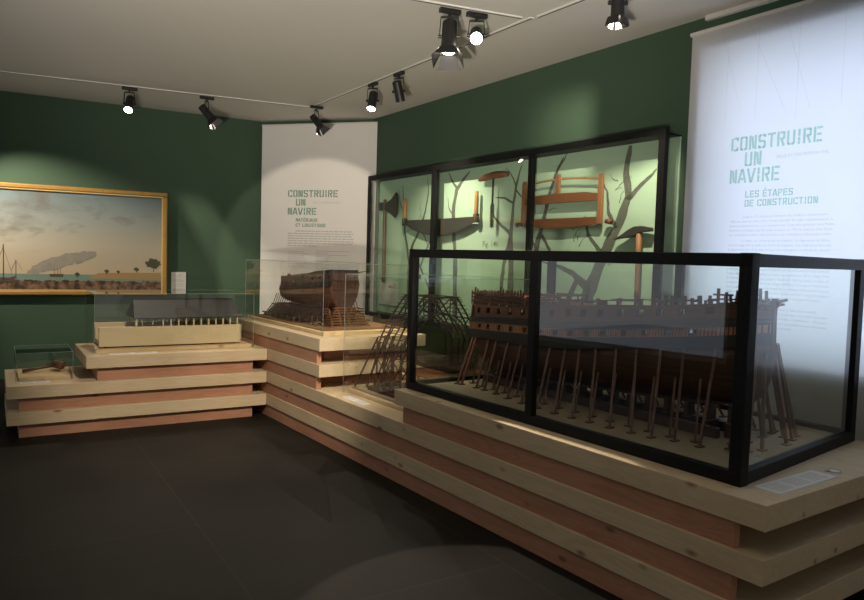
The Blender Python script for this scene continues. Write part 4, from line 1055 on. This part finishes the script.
# ------------------------------------------------------------------ track spotlights
LENS_ON = emit('lit_lens', (1,.90,.76), 30); LENS_DIM = mat('dark_lens', (.25,.22,.18), .2)
def spot(label, base, aim, energy=0, angle=45, barn=False, lit=False, size=1.0, blend=.35, drop=.16, col=(1,.86,.68), rad=.014, aimv=None, flap=(.035,.065,0)):
    o = bpy.data.objects.new('track_spotlight', None); COL.objects.link(o); B0 = Vector((*base, ZC-.009)); o.location = B0
    o['label'] = label; o['category'] = 'spotlight'; o['group'] = 'black track spotlights on the ceiling'
    mb = MB().box(-.07,.07,-.018,.018,-.028,0); x = mb.build('track_adapter', BLACKP, o, bevel=.003)
    x.rotation_euler = (0,0,math.atan2(.5,.85) if base[1] > 6.8 else math.atan2(.835,-.55))
    if base[0] < .3 and base[1] < 5: x.rotation_euler = (0,0,.39)
    piv = Vector((0,0,-drop)); d = (Vector(aim)-(B0+piv)).normalized()
    rot = d.to_track_quat('-Z','Y').to_matrix().to_4x4(); rotl, dl = rot, d
    if aimv:
        d = (Vector(aimv)-(B0+piv)).normalized(); rot = d.to_track_quat('-Z','Y').to_matrix().to_4x4()
    k = size
    h = MB().tube([(0,0,.085*k),(0,0,.08*k),(0,0,-.03*k),(0,0,-.075*k),(0,0,-.085*k)],[.030*k,.040*k,.040*k,.042*k,.044*k],16)
    ho = h.build('lamp_head', BLACKP, o, bevel=.0); ho.matrix_local = Matrix.Translation(piv) @ rot
    ho['label'] = 'black cylindrical lamp head'
    ln = MB().tube([(0,0,-.0855*k),(0,0,-.087*k)],.038*k,16).build('lens', LENS_ON if lit else LENS_DIM, ho)
    side = rot.to_3x3() @ Vector((1,0,0)); side = Vector((side.x,side.y,0)).normalized()*.052*k
    y = MB().bar(side+piv, side*.9+Vector((0,0,-.05)), .012,.006).bar(-side+piv, -side*.9+Vector((0,0,-.05)), .012,.006).bar(side*.9+Vector((0,0,-.05)), -side*.9+Vector((0,0,-.05)), .006,.012).tube([(0,0,-.055),(0,0,-.02)],.010,8)
    y.tube([side*1.15+piv, side*.75+piv],.012,8).tube([-side*1.15+piv, -side*.75+piv],.012,8)
    y.build('yoke', BLACKP, o)
    if barn:
        for a in range(4):
            fb = MB(); w0, w1, L1, tilt = .036*k, (.036+flap[0]*.8)*k, flap[1]*k, flap[0]*k
            c, s_ = math.cos(a*PI/2+flap[2]), math.sin(a*PI/2+flap[2])
            P4 = [(-w0,.046*k,-.086*k),(w0,.046*k,-.086*k),(w1,.046*k+tilt,-.086*k-L1),(-w1,.046*k+tilt,-.086*k-L1)]
            fb.add([(x_*c-y_*s_, x_*s_+y_*c, z_) for x_, y_, z_ in P4],[(0,1,2,3)])
            fb.build('barn_door', BLACKP, ho, solid=.002)
    if energy:
        l = bpy.data.lights.new('spot_lamp','SPOT'); l.energy = energy*2.2; l.spot_size = math.radians(angle); l.spot_blend = blend; l.color = col; l.shadow_soft_size = rad if lit else .004
        lo = bpy.data.objects.new('spot_lamp', l); COL.objects.link(lo); lo.matrix_world = Matrix.Translation(B0+piv+d*.092*k) @ rotl
    return o
def fp(F_, x, y, z): v = F_ @ Vector((x,y,z)); return (v.x, v.y, v.z)
CAM = Vector((0,0,1.5))
spot('lit black spotlight nearest the painting, leftmost in the photo', (-3.02,7.08), (-2.6,4.9,0), 40, 75, lit=True, blend=.6)
spot('black spotlight with barn doors on the back track, tilted down to the right', (-2.364,7.40), fp(FB,-.12,.30,.95), 30, 70, barn=True, blend=.6, aimv=(-1.75,7.35,2.25))
spot('black spotlight with barn doors where two tracks meet before the corner banner', (-1.290,7.70), fp(FR,.5,4.6,.9), 30, 75, barn=True, size=.9, aimv=(-.75,7.5,2.25))
spot('lit black spotlight, left of the small pair halfway along the right-wall track', (-.598,6.619), (-.85,5.6,.4), 40, 70, lit=True, blend=.4)
spot('unlit plain black spotlight, right of the small pair on the right-wall track', (-.340,6.215), fp(FW,-.05,4.3,1.0), 85, 88, blend=.9)
spot('large black spotlight with barn doors hanging left of the glaring one', (.06,4.63), (.28,2.75,0), 110, 30, barn=True, drop=.17, size=1.2, blend=.12, aimv=(.03,4.3,1.9), lit=True)
spot('glaring lit spotlight next to the large one with barn doors', (.235,4.69), (.13,1.6,1.2), 0, 60, lit=True, size=1.0, drop=.14)
spot('big black spotlight with barn doors at the top right above the black case', (1.02,4.20), fp(FW,0,3.0,1.5), 75, 84, barn=True, drop=.085, size=.95, blend=.5, aimv=(1.02,4.15,1), flap=(.012,.05,PI/4))
# added fill spot behind the camera, no fixture: it only brightens the ceiling
l = bpy.data.lights.new('ceiling_fill','SPOT'); l.energy = 1250; l.spot_size = math.radians(60); l.spot_blend = 1; l.color = (1,.90,.76); l.shadow_soft_size = .08
lo = bpy.data.objects.new('ceiling_fill', l); COL.objects.link(lo)
lo.matrix_world = Matrix.Translation((-.5,-.6,.9)) @ (Vector((-.7,4.6,3.3))-Vector((-.5,-.6,.9))).to_track_quat('-Z','Y').to_matrix().to_4x4()
# lamps on the tracks beyond the edge of the picture
spot('black spotlight on the back track beyond the left edge of the picture', (-4.60,6.37), fp(FB,0,1.30,1.20), 120, 66, blend=.7)
spot('black spotlight above the camera aimed at the corner banner', (-1.0,2.9), fp(FK,-.06,-.76,1.50), 180, 24, blend=.18)
spot('black spotlight above the camera aimed at the low platforms', (-.3,2.7), (-1.75,6.3,.35), 190, 46, blend=.7)
spot('black spotlight above the right platform aimed along the wall case', (.95,3.0), fp(FR,.45,4.3,.6), 90, 34, blend=.8)
track('white ceiling track above the camera', (-1.4,3.05), (.2,2.55))

# ------------------------------------------------------------------ daylight
def area(name, M_, sx, sy, e, col):
    l = bpy.data.lights.new(name,'AREA'); l.shape = 'RECTANGLE'; l.size = sx; l.size_y = sy; l.energy = e; l.color = col
    o = bpy.data.objects.new(name, l); COL.objects.link(o); o.matrix_world = M_; return o
# sky light falling on the window from outside (shines along -x of the wall frame)
M_ = FW @ Matrix.Translation((.42,.32,1.95)) @ Matrix.Rotation(PI/2,4,'Y')
area('window_daylight', M_, 2.2, 2.4, 140, (.76,.82,1))

area('window_daylight_left', FB @ Matrix.Translation((-2.8,5.1,1.5)) @ Matrix.Rotation(PI/2,4,'X').inverted(), 3.6, 3.0, 20, (.72,.83,1))

w = bpy.data.worlds.new('World'); S.world = w; w.use_nodes = True
bg = w.node_tree.nodes['Background']; bg.inputs[0].default_value = (1,.93,.83,1); bg.inputs[1].default_value = .38

# ------------------------------------------------------------------ camera
cam = bpy.data.cameras.new('camera'); co = bpy.data.objects.new('camera', cam); COL.objects.link(co)
p_, r_ = -.0583, .0294
fwd = Vector((0,math.cos(p_),math.sin(p_))); up0 = Vector((0,-math.sin(p_),math.cos(p_))); rt0 = Vector((1,0,0))
Rr_ = rt0*math.cos(r_)+up0*math.sin(r_); Ur = -rt0*math.sin(r_)+up0*math.cos(r_)
m3 = Matrix((Rr_, Ur, -fwd)).transposed()
co.matrix_world = Matrix.Translation((0,0,1.5012)) @ m3.to_4x4()
cam.sensor_width = 36; cam.lens = 712.69/864*36; cam.clip_start = .05; cam.clip_end = 100
S.camera = co
S.view_settings.view_transform = 'Standard'; S.view_settings.look = 'None'; S.view_settings.gamma = 1; S.view_settings.exposure = 0
S.view_settings.use_curve_mapping = False
S.cycles.max_bounces = 12; S.cycles.transparent_max_bounces = 24; S.cycles.caustics_reflective = False; S.cycles.caustics_refractive = False
S.cycles.sample_clamp_indirect = 4
